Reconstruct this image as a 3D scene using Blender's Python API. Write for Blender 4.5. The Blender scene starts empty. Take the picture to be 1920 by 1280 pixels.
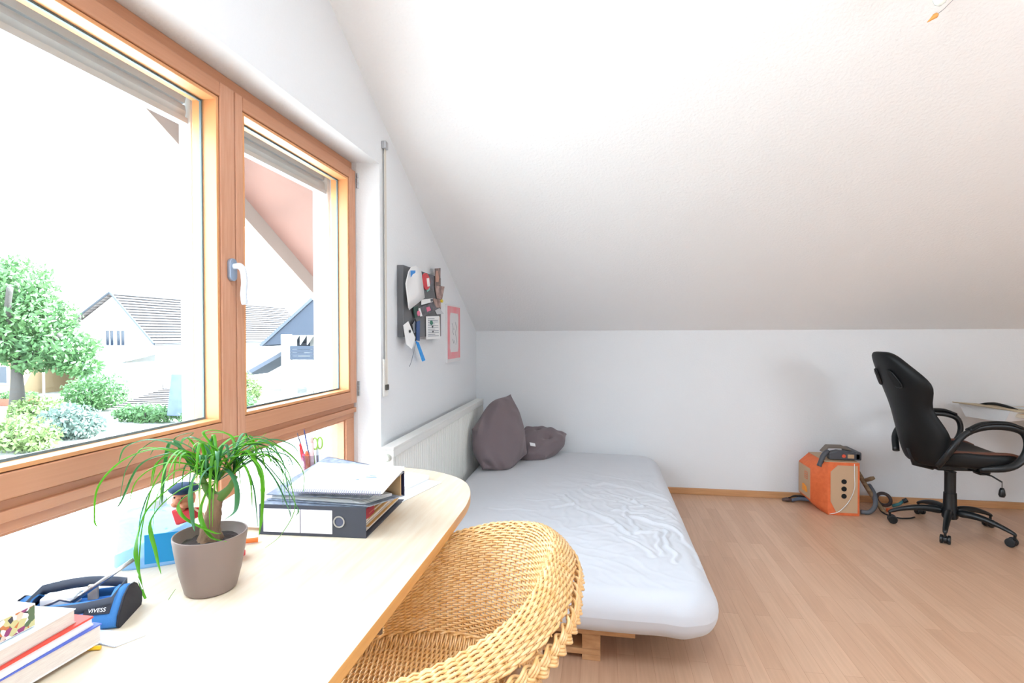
import bpy, math, random
import numpy as np
from mathutils import Vector, Matrix
random.seed(7); RNG = np.random.default_rng(11)
scene = bpy.context.scene
col = scene.collection
PI = math.pi

# ------------------------------------------------------------------ camera
cam_data = bpy.data.cameras.new('camera'); cam = bpy.data.objects.new('camera', cam_data); col.objects.link(cam)
cam_data.sensor_width = 36.0; cam_data.lens = 990.0/1920.0*36.0; cam_data.clip_start = 0.05; cam_data.clip_end = 400
yaw, pitch, roll = math.radians(9.58), math.radians(-.75), math.radians(.15)
fw = Vector((-math.sin(yaw)*math.cos(pitch), math.cos(yaw)*math.cos(pitch), math.sin(pitch)))
rt = Vector((math.cos(yaw), math.sin(yaw), 0)); up = rt.cross(fw)
rt2 = rt*math.cos(roll) - up*math.sin(roll); up2 = up*math.cos(roll) + rt*math.sin(roll)
M4 = Matrix((rt2, up2, -fw)).transposed().to_4x4(); M4.translation = (1.0283, 0, 1.25)
cam.matrix_world = M4
scene.camera = cam

# ------------------------------------------------------------------ colour management, sky and sun
scene.view_settings.view_transform = 'Standard'
scene.view_settings.look = 'None'
scene.view_settings.gamma = 1.0
scene.view_settings.use_curve_mapping = False
scene.view_settings.exposure = 2.08
world = bpy.data.worlds.new('world'); scene.world = world; world.use_nodes = True
nt = world.node_tree; nt.nodes.clear()
wo = nt.nodes.new('ShaderNodeOutputWorld'); bg = nt.nodes.new('ShaderNodeBackground')
tc = nt.nodes.new('ShaderNodeTexCoord'); sx = nt.nodes.new('ShaderNodeSeparateXYZ'); rp = nt.nodes.new('ShaderNodeValToRGB')
nt.links.new(tc.outputs['Generated'], sx.inputs[0]); nt.links.new(sx.outputs['Z'], rp.inputs[0])
rp.color_ramp.elements[0].position = 0.0; rp.color_ramp.elements[0].color = (.82, .905, 1.0, 1)
rp.color_ramp.elements[1].position = .8; rp.color_ramp.elements[1].color = (.68, .82, 1.0, 1)
nt.links.new(rp.outputs[0], bg.inputs['Color']); bg.inputs['Strength'].default_value = 3.25
nt.links.new(bg.outputs[0], wo.inputs[0])
sun_data = bpy.data.lights.new('sun', 'SUN'); sun_data.energy = 13.0; sun_data.angle = math.radians(.6); sun_data.color = (.83, .915, 1.0)
sun = bpy.data.objects.new('sun', sun_data); col.objects.link(sun)
sun.rotation_euler = Vector((1.0, .5, 1.0)).to_track_quat('Z', 'Y').to_euler()
por_data = bpy.data.lights.new('window_portal', 'AREA'); por_data.shape = 'RECTANGLE'; por_data.size = 2.1; por_data.size_y = 1.66
por_data.cycles.is_portal = True
por = bpy.data.objects.new('window_portal', por_data); col.objects.link(por)
por.location = (-.36, 1.33, 1.23); por.rotation_euler = (PI/2, 0, -PI/2)

po2 = bpy.data.lights.new('added_roof_window_portal', 'AREA'); po2.shape = 'RECTANGLE'; po2.size = 1.5; po2.size_y = 1.3; po2.cycles.is_portal = True  # portal for the unseen roof window added as fill
po2o = bpy.data.objects.new('added_roof_window_portal', po2); col.objects.link(po2o); po2o.location = (1.2, -.05, 3.12)
po3 = bpy.data.lights.new('added_gable_window_portal', 'AREA'); po3.shape = 'RECTANGLE'; po3.size = 2.4; po3.size_y = 1.4; po3.cycles.is_portal = True  # portal for the unseen gable window added as fill
po3o = bpy.data.objects.new('added_gable_window_portal', po3); col.objects.link(po3o); po3o.location = (5.83, -.3, 1.5); po3o.rotation_euler = (PI/2, 0, PI/2)
# ------------------------------------------------------------------ helpers
def lin(c):
    c = [x/255.0 if max(c) > 1 else x for x in c]
    return tuple((x/12.92 if x <= .04045 else ((x+.055)/1.055)**2.4) for x in c) + (1.0,)
def mat(name, c, rough=.5, metal=0, noise=None, bump=None, spec=.5, trans=None, emit=None, coat=0, sheen=0):
    """noise=(scale,(sx,sy,sz),colour2,detail)  bump=(scale,strength,dist)"""
    m = bpy.data.materials.new(name); m.use_nodes = True; t = m.node_tree; b = t.nodes['Principled BSDF']
    b.inputs['Base Color'].default_value = lin(c); b.inputs['Roughness'].default_value = rough
    b.inputs['Metallic'].default_value = metal; b.inputs['Specular IOR Level'].default_value = spec
    b.inputs['Coat Weight'].default_value = coat; b.inputs['Sheen Weight'].default_value = sheen
    if trans: b.inputs['Transmission Weight'].default_value = trans
    if emit: b.inputs['Emission Color'].default_value = lin(c); b.inputs['Emission Strength'].default_value = emit
    co = t.nodes.new('ShaderNodeTexCoord')
    if noise:
        mp = t.nodes.new('ShaderNodeMapping'); mp.inputs['Scale'].default_value = noise[1]; t.links.new(co.outputs['Object'], mp.inputs[0])
        n = t.nodes.new('ShaderNodeTexNoise'); n.inputs['Scale'].default_value = noise[0]; n.inputs['Detail'].default_value = noise[3] if len(noise) > 3 else 4
        t.links.new(mp.outputs[0], n.inputs['Vector'])
        r = t.nodes.new('ShaderNodeValToRGB'); r.color_ramp.elements[0].position = .32; r.color_ramp.elements[1].position = .68
        r.color_ramp.elements[0].color = lin(noise[2]); r.color_ramp.elements[1].color = lin(c)
        t.links.new(n.outputs['Fac'], r.inputs[0]); t.links.new(r.outputs[0], b.inputs['Base Color'])
    if bump:
        n2 = t.nodes.new('ShaderNodeTexNoise'); n2.inputs['Scale'].default_value = bump[0]; n2.inputs['Detail'].default_value = 3
        t.links.new(co.outputs['Object'], n2.inputs['Vector'])
        bp = t.nodes.new('ShaderNodeBump'); bp.inputs['Strength'].default_value = bump[1]; bp.inputs['Distance'].default_value = bump[2]
        t.links.new(n2.outputs['Fac'], bp.inputs['Height']); t.links.new(bp.outputs[0], b.inputs['Normal'])
    return m
class MB:
    def __init__(s): s.v = []; s.f = []; s.m = []; s.cur = 0
    def add(s, vs, fs):
        o = len(s.v); s.v += [tuple(map(float, q)) for q in vs]; s.f += [tuple(i+o for i in q) for q in fs]; s.m += [s.cur]*len(fs); return s
    def box(s, x0, x1, y0, y1, z0, z1):
        return s.add([(x0,y0,z0),(x1,y0,z0),(x1,y1,z0),(x0,y1,z0),(x0,y0,z1),(x1,y0,z1),(x1,y1,z1),(x0,y1,z1)],
                     [(0,3,2,1),(4,5,6,7),(0,1,5,4),(1,2,6,5),(2,3,7,6),(3,0,4,7)])
    def obox(s, c, ax, ay, az):
        c = Vector(c); ax = Vector(ax); ay = Vector(ay); az = Vector(az)
        vs = [c + ax*i + ay*j + az*k for k in (-1, 1) for i, j in ((-1,-1),(1,-1),(1,1),(-1,1))]
        return s.add(vs, [(0,3,2,1),(4,5,6,7),(0,1,5,4),(1,2,6,5),(2,3,7,6),(3,0,4,7)])
    def prism(s, poly, axis, a, b):
        """poly: 2-D outline in the other two axes (cyclic order), extruded a..b along axis"""
        def P(u, w, t): return (t,u,w) if axis == 0 else ((u,t,w) if axis == 1 else (u,w,t))
        n = len(poly); vs = [P(u,w,a) for u,w in poly] + [P(u,w,b) for u,w in poly]
        return s.add(vs, [tuple(range(n))[::-1], tuple(range(n, 2*n))] + [(i,(i+1)%n,n+(i+1)%n,n+i) for i in range(n)])
    def tube(s, pts, r, seg=8, cap=True, closed=False, flat=1.0):
        P = np.array([tuple(p) for p in pts], float); n = len(P)
        R = np.full(n, r, float) if np.isscalar(r) else np.array(r, float)
        T = np.gradient(P, axis=0) if not closed else (np.roll(P,-1,0)-np.roll(P,1,0))
        T /= np.linalg.norm(T, axis=1)[:,None]+1e-12
        u = np.cross(T[0], (0,0,1.0)); 
        if np.linalg.norm(u) < .05: u = np.cross(T[0], (1.0,0,0))
        u /= np.linalg.norm(u); vs = []; an = np.linspace(0, 2*PI, seg, endpoint=False)
        for i in range(n):
            u = u - T[i]*(u@T[i]); u /= np.linalg.norm(u)+1e-12; w = np.cross(T[i], u)
            for a in an: vs.append(P[i] + R[i]*(math.cos(a)*u + flat*math.sin(a)*w))
        fs = []
        for i in range(n if closed else n-1):
            j = (i+1) % n
            for k in range(seg): fs.append((i*seg+k, i*seg+(k+1)%seg, j*seg+(k+1)%seg, j*seg+k))
        if cap and not closed: fs += [tuple(range(seg))[::-1], tuple((n-1)*seg+k for k in range(seg))]
        return s.add(vs, fs)
    def lathe(s, prof, c=(0,0,0), seg=32, cap=True, sx=1, sy=1):
        vs = []; n = len(prof)
        for r, z in prof:
            for k in range(seg):
                a = 2*PI*k/seg; vs.append((c[0]+r*sx*math.cos(a), c[1]+r*sy*math.sin(a), c[2]+z))
        fs = [(i*seg+k, i*seg+(k+1)%seg, (i+1)*seg+(k+1)%seg, (i+1)*seg+k) for i in range(n-1) for k in range(seg)]
        if cap: fs += [tuple(range(seg))[::-1], tuple((n-1)*seg+k for k in range(seg))]
        return s.add(vs, fs)
    def grid(s, fn, nu, nv, wrap=False):
        vs = [fn(i/(nu-1), j/(nv if wrap else nv-1)) for i in range(nu) for j in range(nv)]
        fs = []
        for i in range(nu-1):
            for j in range(nv if wrap else nv-1):
                k = (j+1) % nv; fs.append((i*nv+j, (i+1)*nv+j, (i+1)*nv+k, i*nv+k))
        return s.add(vs, fs)
    def ball(s, c, rx, ry, rz, nu=12, nv=18):
        return s.grid(lambda u, v: (c[0]+rx*math.sin(PI*u)*math.cos(2*PI*v), c[1]+ry*math.sin(PI*u)*math.sin(2*PI*v), c[2]-rz*math.cos(PI*u)), nu, nv, True)
    def xf(s, M):
        s.v = [tuple(M @ Vector(q)) for q in s.v]; return s
    def build(s, name, mats, parent=None, smooth=False, bevel=0, local=False, sub=0, seg=2, fixn=True):
        me = bpy.data.meshes.new(name); off = WL.get(parent.name, (0,0,0)) if (parent is not None and not local) else (0,0,0)
        V = [(a-off[0], b-off[1], c-off[2]) for a, b, c in s.v]
        me.from_pydata(V, [], s.f); 
        for m in (mats if isinstance(mats, (list, tuple)) else [mats]): me.materials.append(m)
        me.polygons.foreach_set('material_index', s.m)
        if smooth: me.polygons.foreach_set('use_smooth', [True]*len(s.f))
        me.validate(); me.update()
        if fixn and len(s.f) < 60000:
            import bmesh
            bm = bmesh.new(); bm.from_mesh(me); bmesh.ops.recalc_face_normals(bm, faces=bm.faces); bm.to_mesh(me); bm.free()
        o = bpy.data.objects.new(name, me); col.objects.link(o)
        if parent is not None: o.parent = parent; WL[o.name] = off
        if bevel:
            b = o.modifiers.new('bevel', 'BEVEL'); b.width = bevel; b.segments = seg; b.limit_method = 'ANGLE'; b.angle_limit = math.radians(40)
            if not smooth: me.polygons.foreach_set('use_smooth', [True]*len(s.f)); w = o.modifiers.new('wn', 'WEIGHTED_NORMAL'); w.keep_sharp = True
        if sub: q = o.modifiers.new('sub', 'SUBSURF'); q.levels = sub; q.render_levels = sub
        return o
WL = {}
def tag(o, label=None, cat=None, group=None, kind=None):
    if label: o['label'] = label
    if cat: o['category'] = cat
    if group: o['group'] = group
    if kind: o['kind'] = kind
    return o
def thing(name, loc, label, cat, group=None, rz=0):
    o = bpy.data.objects.new(name, None); col.objects.link(o); o.location = loc; o.rotation_euler = (0,0,rz); o.empty_display_size = .05
    WL[o.name] = tuple(loc); return tag(o, label, cat, group)
def struct(o): o['kind'] = 'structure'; return o
def bez(pts, n=24):
    """Catmull-Rom through pts"""
    P = [np.array(p, float) for p in pts]; P = [2*P[0]-P[1]] + P + [2*P[-1]-P[-2]]; out = []
    m = len(P)-3
    for i in range(m):
        for k in range(n if i == m-1 else n-1 if n > 1 else 1):
            t = k/(n-1); a, b, c, d = P[i:i+4]
            out.append(.5*((2*b)+(-a+c)*t+(2*a-5*b+4*c-d)*t*t+(-a+3*b-3*c+d)*t**3))
    return out
def text(name, s, size, M, m, parent, ext=.0002):
    cu = bpy.data.curves.new(name, 'FONT'); cu.body = s; cu.size = size; cu.extrude = ext; cu.align_x = 'CENTER'; cu.align_y = 'CENTER'
    cu.materials.append(m); tmp = bpy.data.objects.new(name, cu); col.objects.link(tmp); bpy.context.view_layer.update()
    me = bpy.data.meshes.new_from_object(tmp.evaluated_get(bpy.context.evaluated_depsgraph_get())); bpy.data.objects.remove(tmp); o = bpy.data.objects.new(name, me); col.objects.link(o); o.parent = parent
    off = Vector(WL.get(parent.name, (0,0,0))); M = M.copy(); M.translation = M.translation - off; o.matrix_local = M
    return o
def frame(o, x, y):
    x = Vector(x).normalized(); y = Vector(y); y = (y-x*y.dot(x)).normalized(); z = x.cross(y)
    M = Matrix((x, y, z)).transposed().to_4x4(); M.translation = Vector(o); return M

# ------------------------------------------------------------------ materials
WALL = mat('white_plaster', (226,228,230), .9, bump=(95, .35, .004))
CEIL = mat('white_woodchip_ceiling', (242,243,244), .9, bump=(75, .45, .005))
TIMBER = mat('larch_window_timber', (204,152,122), .45, noise=(9, (14,14,1), (194,138,106)), bump=(60,.05,.001))
TIMBERH = mat('larch_window_timber_rail', (196,140,106), .45, noise=(7, (12,.5,22), (190,134,100)))
BIRCH = mat('pale_birch_laminate', (230,214,190), .32, noise=(5, (14,1.2,1), (222,200,170)))
EDGE = mat('beech_edge_band', (222,172,108), .4, noise=(7, (3,1,12), (210,155,92)))
RAD = mat('radiator_enamel', (226,225,220), .35)
PLAST = mat('white_plastic', (232,231,226), .4)
BELT = mat('beige_webbing', (214,208,198), .9)
METAL = mat('brushed_steel', (190,192,196), .3, 1)
SHEET = mat('pale_grey_cotton_sheet', (201,202,206), .95, bump=(900,.15,.0006), sheen=.2)
PILLOW = mat('mauve_grey_cotton', (118,105,108), .95, bump=(700,.2,.0008), sheen=.15)
PINE = mat('rough_pine', (206,158,112), .75, noise=(6, (3,3,10), (186,136,92)), bump=(50,.2,.002))
RATTAN = mat('varnished_rattan', (240,200,144), .32, noise=(60, (1,1,1), (222,168,100)), coat=.4)
BLACK = mat('black_leather', (13,16,18), .48, bump=(300,.12,.0008), spec=.3)
BLACKP = mat('black_plastic', (15,20,23), .38)
BROWN = mat('brown_leather', (92,52,36), .5)
GREYF = mat('grey_felt', (112,113,116), .95, bump=(500,.3,.001))
PAPER = mat('white_paper', (238,238,238), .8)
PAPER2 = mat('cream_paper_block', (232,222,212), .85, noise=(300, (.2,.2,6), (214,200,190)))
DARKB = mat('dark_binder_board', (62,64,74), .55)
GREYB = mat('marbled_grey_board', (150,158,170), .6, noise=(60, (1,1,1), (108,116,132)))
INK = mat('grey_ink', (120,128,140), .8)
def solid(n, c, r=.5, **k): return mat(n, c, r, **k)
def glassmat(name, tint, refl=1.0):
    m = bpy.data.materials.new(name); m.use_nodes = True; t = m.node_tree; t.nodes.clear()
    o = t.nodes.new('ShaderNodeOutputMaterial'); mx = t.nodes.new('ShaderNodeMixShader'); a = t.nodes.new('ShaderNodeBsdfTransparent'); g = t.nodes.new('ShaderNodeBsdfGlossy')
    lw = t.nodes.new('ShaderNodeLayerWeight'); pw = t.nodes.new('ShaderNodeMath'); pw.operation = 'POWER'; pw.inputs[1].default_value = 5
    ma = t.nodes.new('ShaderNodeMath'); ma.operation = 'MULTIPLY_ADD'; ma.inputs[1].default_value = .55; ma.inputs[2].default_value = .03*refl; ma.use_clamp = True
    a.inputs['Color'].default_value = tint; g.inputs['Roughness'].default_value = .02
    t.links.new(lw.outputs['Facing'], pw.inputs[0]); t.links.new(pw.outputs[0], ma.inputs[0])
    t.links.new(ma.outputs[0], mx.inputs[0]); t.links.new(a.outputs[0], mx.inputs[1]); t.links.new(g.outputs[0], mx.inputs[2]); t.links.new(mx.outputs[0], o.inputs[0]); return m
GLASS = glassmat('window_glass', (.97,.985,.98,1))
CLEAR = glassmat('clear_glass', (.90,.95,.95,1), 1.15)

# floor: beech strip laminate
def floor_mat():
    m = bpy.data.materials.new('beech_strip_laminate'); m.use_nodes = True; t = m.node_tree; b = t.nodes['Principled BSDF']
    co = t.nodes.new('ShaderNodeTexCoord'); mp = t.nodes.new('ShaderNodeMapping'); mp.inputs['Rotation'].default_value = (0,0,PI/2)
    t.links.new(co.outputs['Object'], mp.inputs[0])
    br = t.nodes.new('ShaderNodeTexBrick'); br.inputs['Scale'].default_value = 1; br.inputs['Brick Width'].default_value = .62; br.inputs['Row Height'].default_value = .068
    br.inputs['Mortar Size'].default_value = .0006; br.inputs['Mortar Smooth'].default_value = .3; br.offset = .37; br.inputs['Bias'].default_value = 0
    br.inputs['Color1'].default_value = lin((214,176,146)); br.inputs['Color2'].default_value = lin((201,160,130)); br.inputs['Mortar'].default_value = lin((176,132,102))
    t.links.new(mp.outputs[0], br.inputs['Vector'])
    n = t.nodes.new('ShaderNodeTexNoise'); n.inputs['Scale'].default_value = 4; n.inputs['Detail'].default_value = 6
    m2 = t.nodes.new('ShaderNodeMapping'); m2.inputs['Scale'].default_value = (18,1,1); t.links.new(co.outputs['Object'], m2.inputs[0]); t.links.new(m2.outputs[0], n.inputs['Vector'])
    mx = t.nodes.new('ShaderNodeMix'); mx.data_type = 'RGBA'; mx.blend_type = 'MULTIPLY'; mx.inputs[0].default_value = .35
    r = t.nodes.new('ShaderNodeValToRGB'); r.color_ramp.elements[0].position = .35; r.color_ramp.elements[1].position = .65; r.color_ramp.elements[0].color = (.72,.66,.6,1); r.color_ramp.elements[1].color = (1,1,1,1)
    t.links.new(n.outputs['Fac'], r.inputs[0]); t.links.new(br.outputs['Color'], mx.inputs[6]); t.links.new(r.outputs[0], mx.inputs[7]); t.links.new(mx.outputs[2], b.inputs['Base Color'])
    b.inputs['Roughness'].default_value = .36
    return m
FLOOR = floor_mat()
# ------------------------------------------------------------------ room shell
SL = .522; YB = 4.295; ZK = 1.28; ZC = 2.9; YC = YB-(ZC-ZK)/SL; YF = -2.6; XR = 5.6
OY0, OY1, OZ0, OZ1 = .30, 2.357, .40, 2.055
def sz(y): return ZK+SL*(YB-y)
struct(MB().box(-.32, XR+.2, YF-.2, YB+.2, -.12, 0).build('floor', FLOOR))
w = MB()
w.prism([(YF,0),(OY0,0),(OY0,ZC),(YF,ZC)], 0, -.32, 0)
w.prism([(OY0,0),(OY1,0),(OY1,OZ0),(OY0,OZ0)], 0, -.32, 0)
w.prism([(OY0,OZ1),(OY1,OZ1),(OY1,sz(OY1)),(YC,ZC),(OY0,ZC)], 0, -.32, 0)
w.prism([(OY1,0),(YB,0),(YB,ZK),(OY1,sz(OY1))], 0, -.32, 0)
w.add([(0,OY1,OZ0),(-.1,OY1-.035,OZ0),(-.32,OY1-.035,OZ0),(-.32,OY1,OZ0),(0,OY1,OZ1),(-.1,OY1-.035,OZ1),(-.32,OY1-.035,OZ1),(-.32,OY1,OZ1)],
      [(0,1,5,4),(1,2,6,5),(0,3,2,1),(4,5,6,7),(2,3,7,6)])
struct(w.build('wall_left', WALL))
struct(MB().box(-.32, XR+.2, YB, YB+.2, 0, ZK).build('wall_back', WALL))
GY0, GY1, GZ0, GZ1 = -1.5, .9, .8, 2.2
w = MB(); w.prism([(YF,0),(GY0,0),(GY0,ZC),(YF,ZC)], 0, XR, XR+.2); w.prism([(GY0,0),(GY1,0),(GY1,GZ0),(GY0,GZ0)], 0, XR, XR+.2); w.prism([(GY0,GZ1),(GY1,GZ1),(GY1,ZC),(GY0,ZC)], 0, XR, XR+.2)
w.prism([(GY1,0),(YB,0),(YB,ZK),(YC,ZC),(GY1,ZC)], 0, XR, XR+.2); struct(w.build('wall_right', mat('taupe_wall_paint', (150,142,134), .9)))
w = MB()
for q in ((GY0,GY0+.07,GZ0,GZ1),(-.34,-.26,GZ0,GZ1),(GY1-.07,GY1,GZ0,GZ1),(GY0+.07,-.34,GZ0,GZ0+.08),(GY0+.07,-.34,GZ1-.08,GZ1),(-.26,GY1-.07,GZ0,GZ0+.08),(-.26,GY1-.07,GZ1-.08,GZ1)): w.box(XR+.06,XR+.13,*q)
w = struct(w.build('added_gable_window', TIMBERH, bevel=.003))  # unseen gable window, added to throw fill light on the left wall
for a, b in ((GY0+.07,-.34),(-.26,GY1-.07)): MB().box(XR+.09, XR+.095, a, b, GZ0+.08, GZ1-.08).build('pane', GLASS, w)
struct(MB().box(-.32, XR+.2, YF-.2, YF, 0, ZC).build('wall_front', mat('taupe_front_wall_paint', (170,164,158), .9)))
w = MB(); w.prism([(YC,ZC),(YB,ZK),(YB+.2,ZK),(YB+.2,ZK+.15),(YC+.05,ZC+.2),(YC,ZC+.2)], 0, -.32, XR+.2)
RX0, RX1, RY0, RY1 = .45, 1.95, -.7, .6
for q in ((-.32,XR+.2,RY1,YC),(-.32,XR+.2,YF-.2,RY0),(-.32,RX0,RY0,RY1),(RX1,XR+.2,RY0,RY1)): w.box(*q, ZC, ZC+.2)
struct(w.build('ceiling', CEIL))
w = MB()
for q in ((RX0,RX0+.06,RY0,RY1),(RX1-.06,RX1,RY0,RY1),(RX0+.06,RX1-.06,RY0,RY0+.06),(RX0+.06,RX1-.06,RY1-.06,RY1)): w.box(*q, ZC+.06, ZC+.15)
w = struct(w.build('added_roof_window', TIMBERH, bevel=.003)); MB().box(RX0+.06, RX1-.06, RY0+.06, RY1-.06, ZC+.10, ZC+.105).build('pane', GLASS, w)  # unseen roof window, added to let fill daylight in behind the camera
struct(MB().box(0.0, XR, YB-.018, YB, 0, .048).build('baseboard_back', mat('beech_baseboard', (206,156,110), .45, noise=(6,(1,3,14),(190,138,94))), bevel=.003))
struct(MB().box(0.0, .018, OY1, YB-.018, 0, .048).build('baseboard_left', mat('beech_baseboard_side', (206,156,110), .45)))

# window: fixed frame, three sashes above, three fixed lights below
fx0, fx1 = -.20, -.118
W = MB()
ye = OY1-.035
W.box(fx0, -.122, OY0, ye, 2.015, OZ1)                      # head
W.box(fx0, fx1, OY0, ye, .865, .931)                     # transom
W.box(fx0, fx1+.012, OY0, ye, .889, .912)                # transom bead
W.box(fx0, fx1, OY0, ye, OZ0, .50)
for a, b in ((OY0, .40), (1.440,1.508), (2.247, ye)): W.box(fx0, fx1, a, b, .50, .865)
for a, b in ((OY0, .365), (1.46,1.51), (2.30, ye)): W.box(fx0, fx1, a, b, .931, 2.015)
win = struct(W.build('window_1', TIMBERH, bevel=.003))
def sash(y0, y1, a0, a1, z0, z1, b0, b1, hinge=None):
    """outer y0..y1, z0..z1 ; opening a0..a1, b0..b1"""
    s = MB(); X0, X1 = -.185, -.10
    s.box(X0, X1, y0, a0-.012, z0, z1); s.box(X0, X1, a1+.012, y1, z0, z1)
    m = s.build('sash', TIMBER, win, bevel=.004)
    r = MB(); r.box(X0, X1, a0-.012, a1+.012, z0, b0-.012); r.box(X0, X1, a0-.012, a1+.012, b1+.012, z1); r.build('sash_rail', TIMBERH, m, bevel=.004)
    b = MB(); X1 = -.104
    b.box(X0, X1, a0-.010, a0, b0-.010, b1+.010); b.box(X0, X1, a1, a1+.010, b0-.010, b1+.010)
    b.box(X0, X1, a0, a1, b0-.010, b0); b.box(X0, X1, a0, a1, b1, b1+.010)
    b.build('glazing_bead', mat('larch_bead', (214,150,98), .4), m, bevel=.0015)
    MB().box(-.150, -.144, a0, a1, b0, b1).build('pane', GLASS, m)
    g = MB()
    for q in ((a0, a0+.006, b0, b1), (a1-.006, a1, b0, b1), (a0+.006, a1-.006, b0, b0+.006), (a0+.006, a1-.006, b1-.006, b1)): g.box(-.156, -.150, *q)
    g.build('glazing_gasket', solid('grey_gasket', (96,120,128), .6), m)
    return m
s2 = sash(.372, 1.491, .450, 1.415, .934, 2.012, .998, 1.955)
s3 = sash(1.495, 2.315, 1.542, 2.243, .934, 2.012, 1.002, 1.955)
for (a, b) in ((.40,1.440), (1.508,2.247)):
    bd = MB()
    for q in ((a, a+.008, .50, .865), (b-.008, b, .50, .865), (a+.008, b-.008, .50, .508), (a+.008, b-.008, .857, .865)): bd.box(-.175, -.128, *q)
    bd.build('glazing_bead', TIMBERH, win)
    MB().box(-.160, -.154, a+.008, b-.008, .508, .857).build('lower_pane', GLASS, win)
# handle on the middle sash
hy = 1.466
HM = mat('silver_white_enamel', (212,219,230), .3); HR = mat('blue_grey_rosette', (150,165,185), .35, .4)
o = MB()
prof = [(hy+.016*math.cos(a), 1.452+(.019 if math.sin(a) > 0 else -.019)+.016*math.sin(a)) for a in np.linspace(0, 2*PI, 28, endpoint=False)]
o.prism(prof, 0, -.100, -.088); ho = o.build('handle_rosette', HR, s2, bevel=.002)
o = MB(); o.tube(bez([(-.09,hy,1.462),(-.074,hy,1.463),(-.065,hy+.001,1.460),(-.060,hy+.006,1.445),(-.059,hy+.009,1.41),(-.061,hy+.007,1.375),(-.060,hy+.011,1.345)], 7),
      [.009]*6+[.010]*30+[.009]*1, 12)
o.v = o.v; o.build('handle', HM, s2, smooth=True)
for z in (1.97, 1.00):
    h = MB()
    for k in range(3): h.tube([(-.094, 2.323, z-.035+k*.024), (-.094, 2.323, z-.035+k*.024+.021)], .006, 10)
    h.build('hinge', METAL, s3, smooth=False)
# roller shutter box slats behind the glass, guide rails
SH = mat('grey_shutter_slats', (196,206,212), .5)
sh = thing('roller_shutter', (-.26, .9, 1.90), 'grey roller shutter slats showing at the top outside the wooden window', 'shutter')
for (a, b, nm) in ((.385, 1.462, 1), (1.505, 2.30, 2)):
    m = MB()
    for k in range(3):
        z = 1.925+k*.045
        m.prism([(-.262,z),(-.250,z+.003),(-.246,z+.022),(-.250,z+.041),(-.262,z+.044)], 1, a, b)
    m.build('slat_curtain', SH, sh)
    MB().box(-.268, -.240, a, b, 1.908, 1.925).build('bottom_bar', solid('light_alu', (190,198,204), .4, metal=.3), sh)
for y in (1.466, 2.302): MB().box(-.275, -.235, y, y+.026, .45, 2.05).build('guide_rail', PLAST, sh)

# shutter strap and winder on the wall
st = thing('shutter_strap', (.0, 2.40, .96), 'beige shutter pull strap in white winder on wall beside the window', 'strap')
MB().box(.010, .0125, 2.388, 2.408, 1.0, 2.142).build('belt', BELT, st)
m = MB(); m.box(0, .022, 2.378, 2.414, 2.135, 2.172); m.build('strap_guide', METAL, st, bevel=.004)
m = MB(); m.box(0, .009, 2.372, 2.428, .955, 1.135); m.build('winder_plate', PLAST, st, bevel=.004)
MB().box(.009, .020, 2.386, 2.412, .985, 1.012).build('winder_mouth', solid('dark_slot', (70,66,60)), st, bevel=.003)

# ------------------------------------------------------------------ radiator
rd = thing('radiator', (.07, 3.17, .15), 'white ribbed panel radiator on the left wall behind pillows', 'radiator')
y0, y1, x0, x1, z0, z1 = 2.252, 4.10, .045, .105, .15, .742
m = MB(); n = 60
pro = [(x0+.004, y0+.012)]
for k in range(n):
    a = y0+.014+(y1-y0-.028)*k/n; d = (y1-y0-.028)/n
    pro += [(x1-.012, a), (x1-.012, a+d*.35), (x1-.004, a+d*.5), (x1-.004, a+d*.85)]
pro += [(x0+.004, y1-.012)]
m.prism(pro, 2, z0+.01, z1-.045); m.box(x0+.004, x1-.006, y0+.012, y1-.012, z1-.047, z1-.012); m.build('ribbed_panel', RAD, rd)
m = MB(); m.box(x0, x1, y0, y1, z1-.012, z1)
m.box(x1-.004, x1, y0, y1, z1-.045, z1-.012); m.box(x0, x0+.004, y0, y1, z1-.045, z1-.012)
m.build('top_cover', RAD, rd, bevel=.003)
for a, b in ((y0, y0+.010), (y1-.010, y1)): MB().box(x0+.001, x1-.001, a, b, z0, z1-.013).build('side_cover', RAD, rd, bevel=.002)
m = MB().lathe([(.0175,0),(.0175,.012),(.014,.015)], seg=24); m.xf(frame(((x0+x1)/2, y0-.0, .695), (1,0,0), (0,0,1))); m.build('thermostat_plug', mat('grey_plug', (190,192,180), .4), rd)
m = MB().lathe([(.012,0),(.012,.0165)], seg=24); m.xf(frame(((x0+x1)/2, y0-.0, .695), (1,0,0), (0,0,1))); m.build('plug_cap', PLAST, rd)
for y in (2.6, 3.7): MB().box(.002, x0+.004, y, y+.03, .3, .65).build('bracket', RAD, rd)
MB().tube([(.075,2.30,.15),(.075,2.30,0)], .008, 10).build('pipe', RAD, rd)

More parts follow.
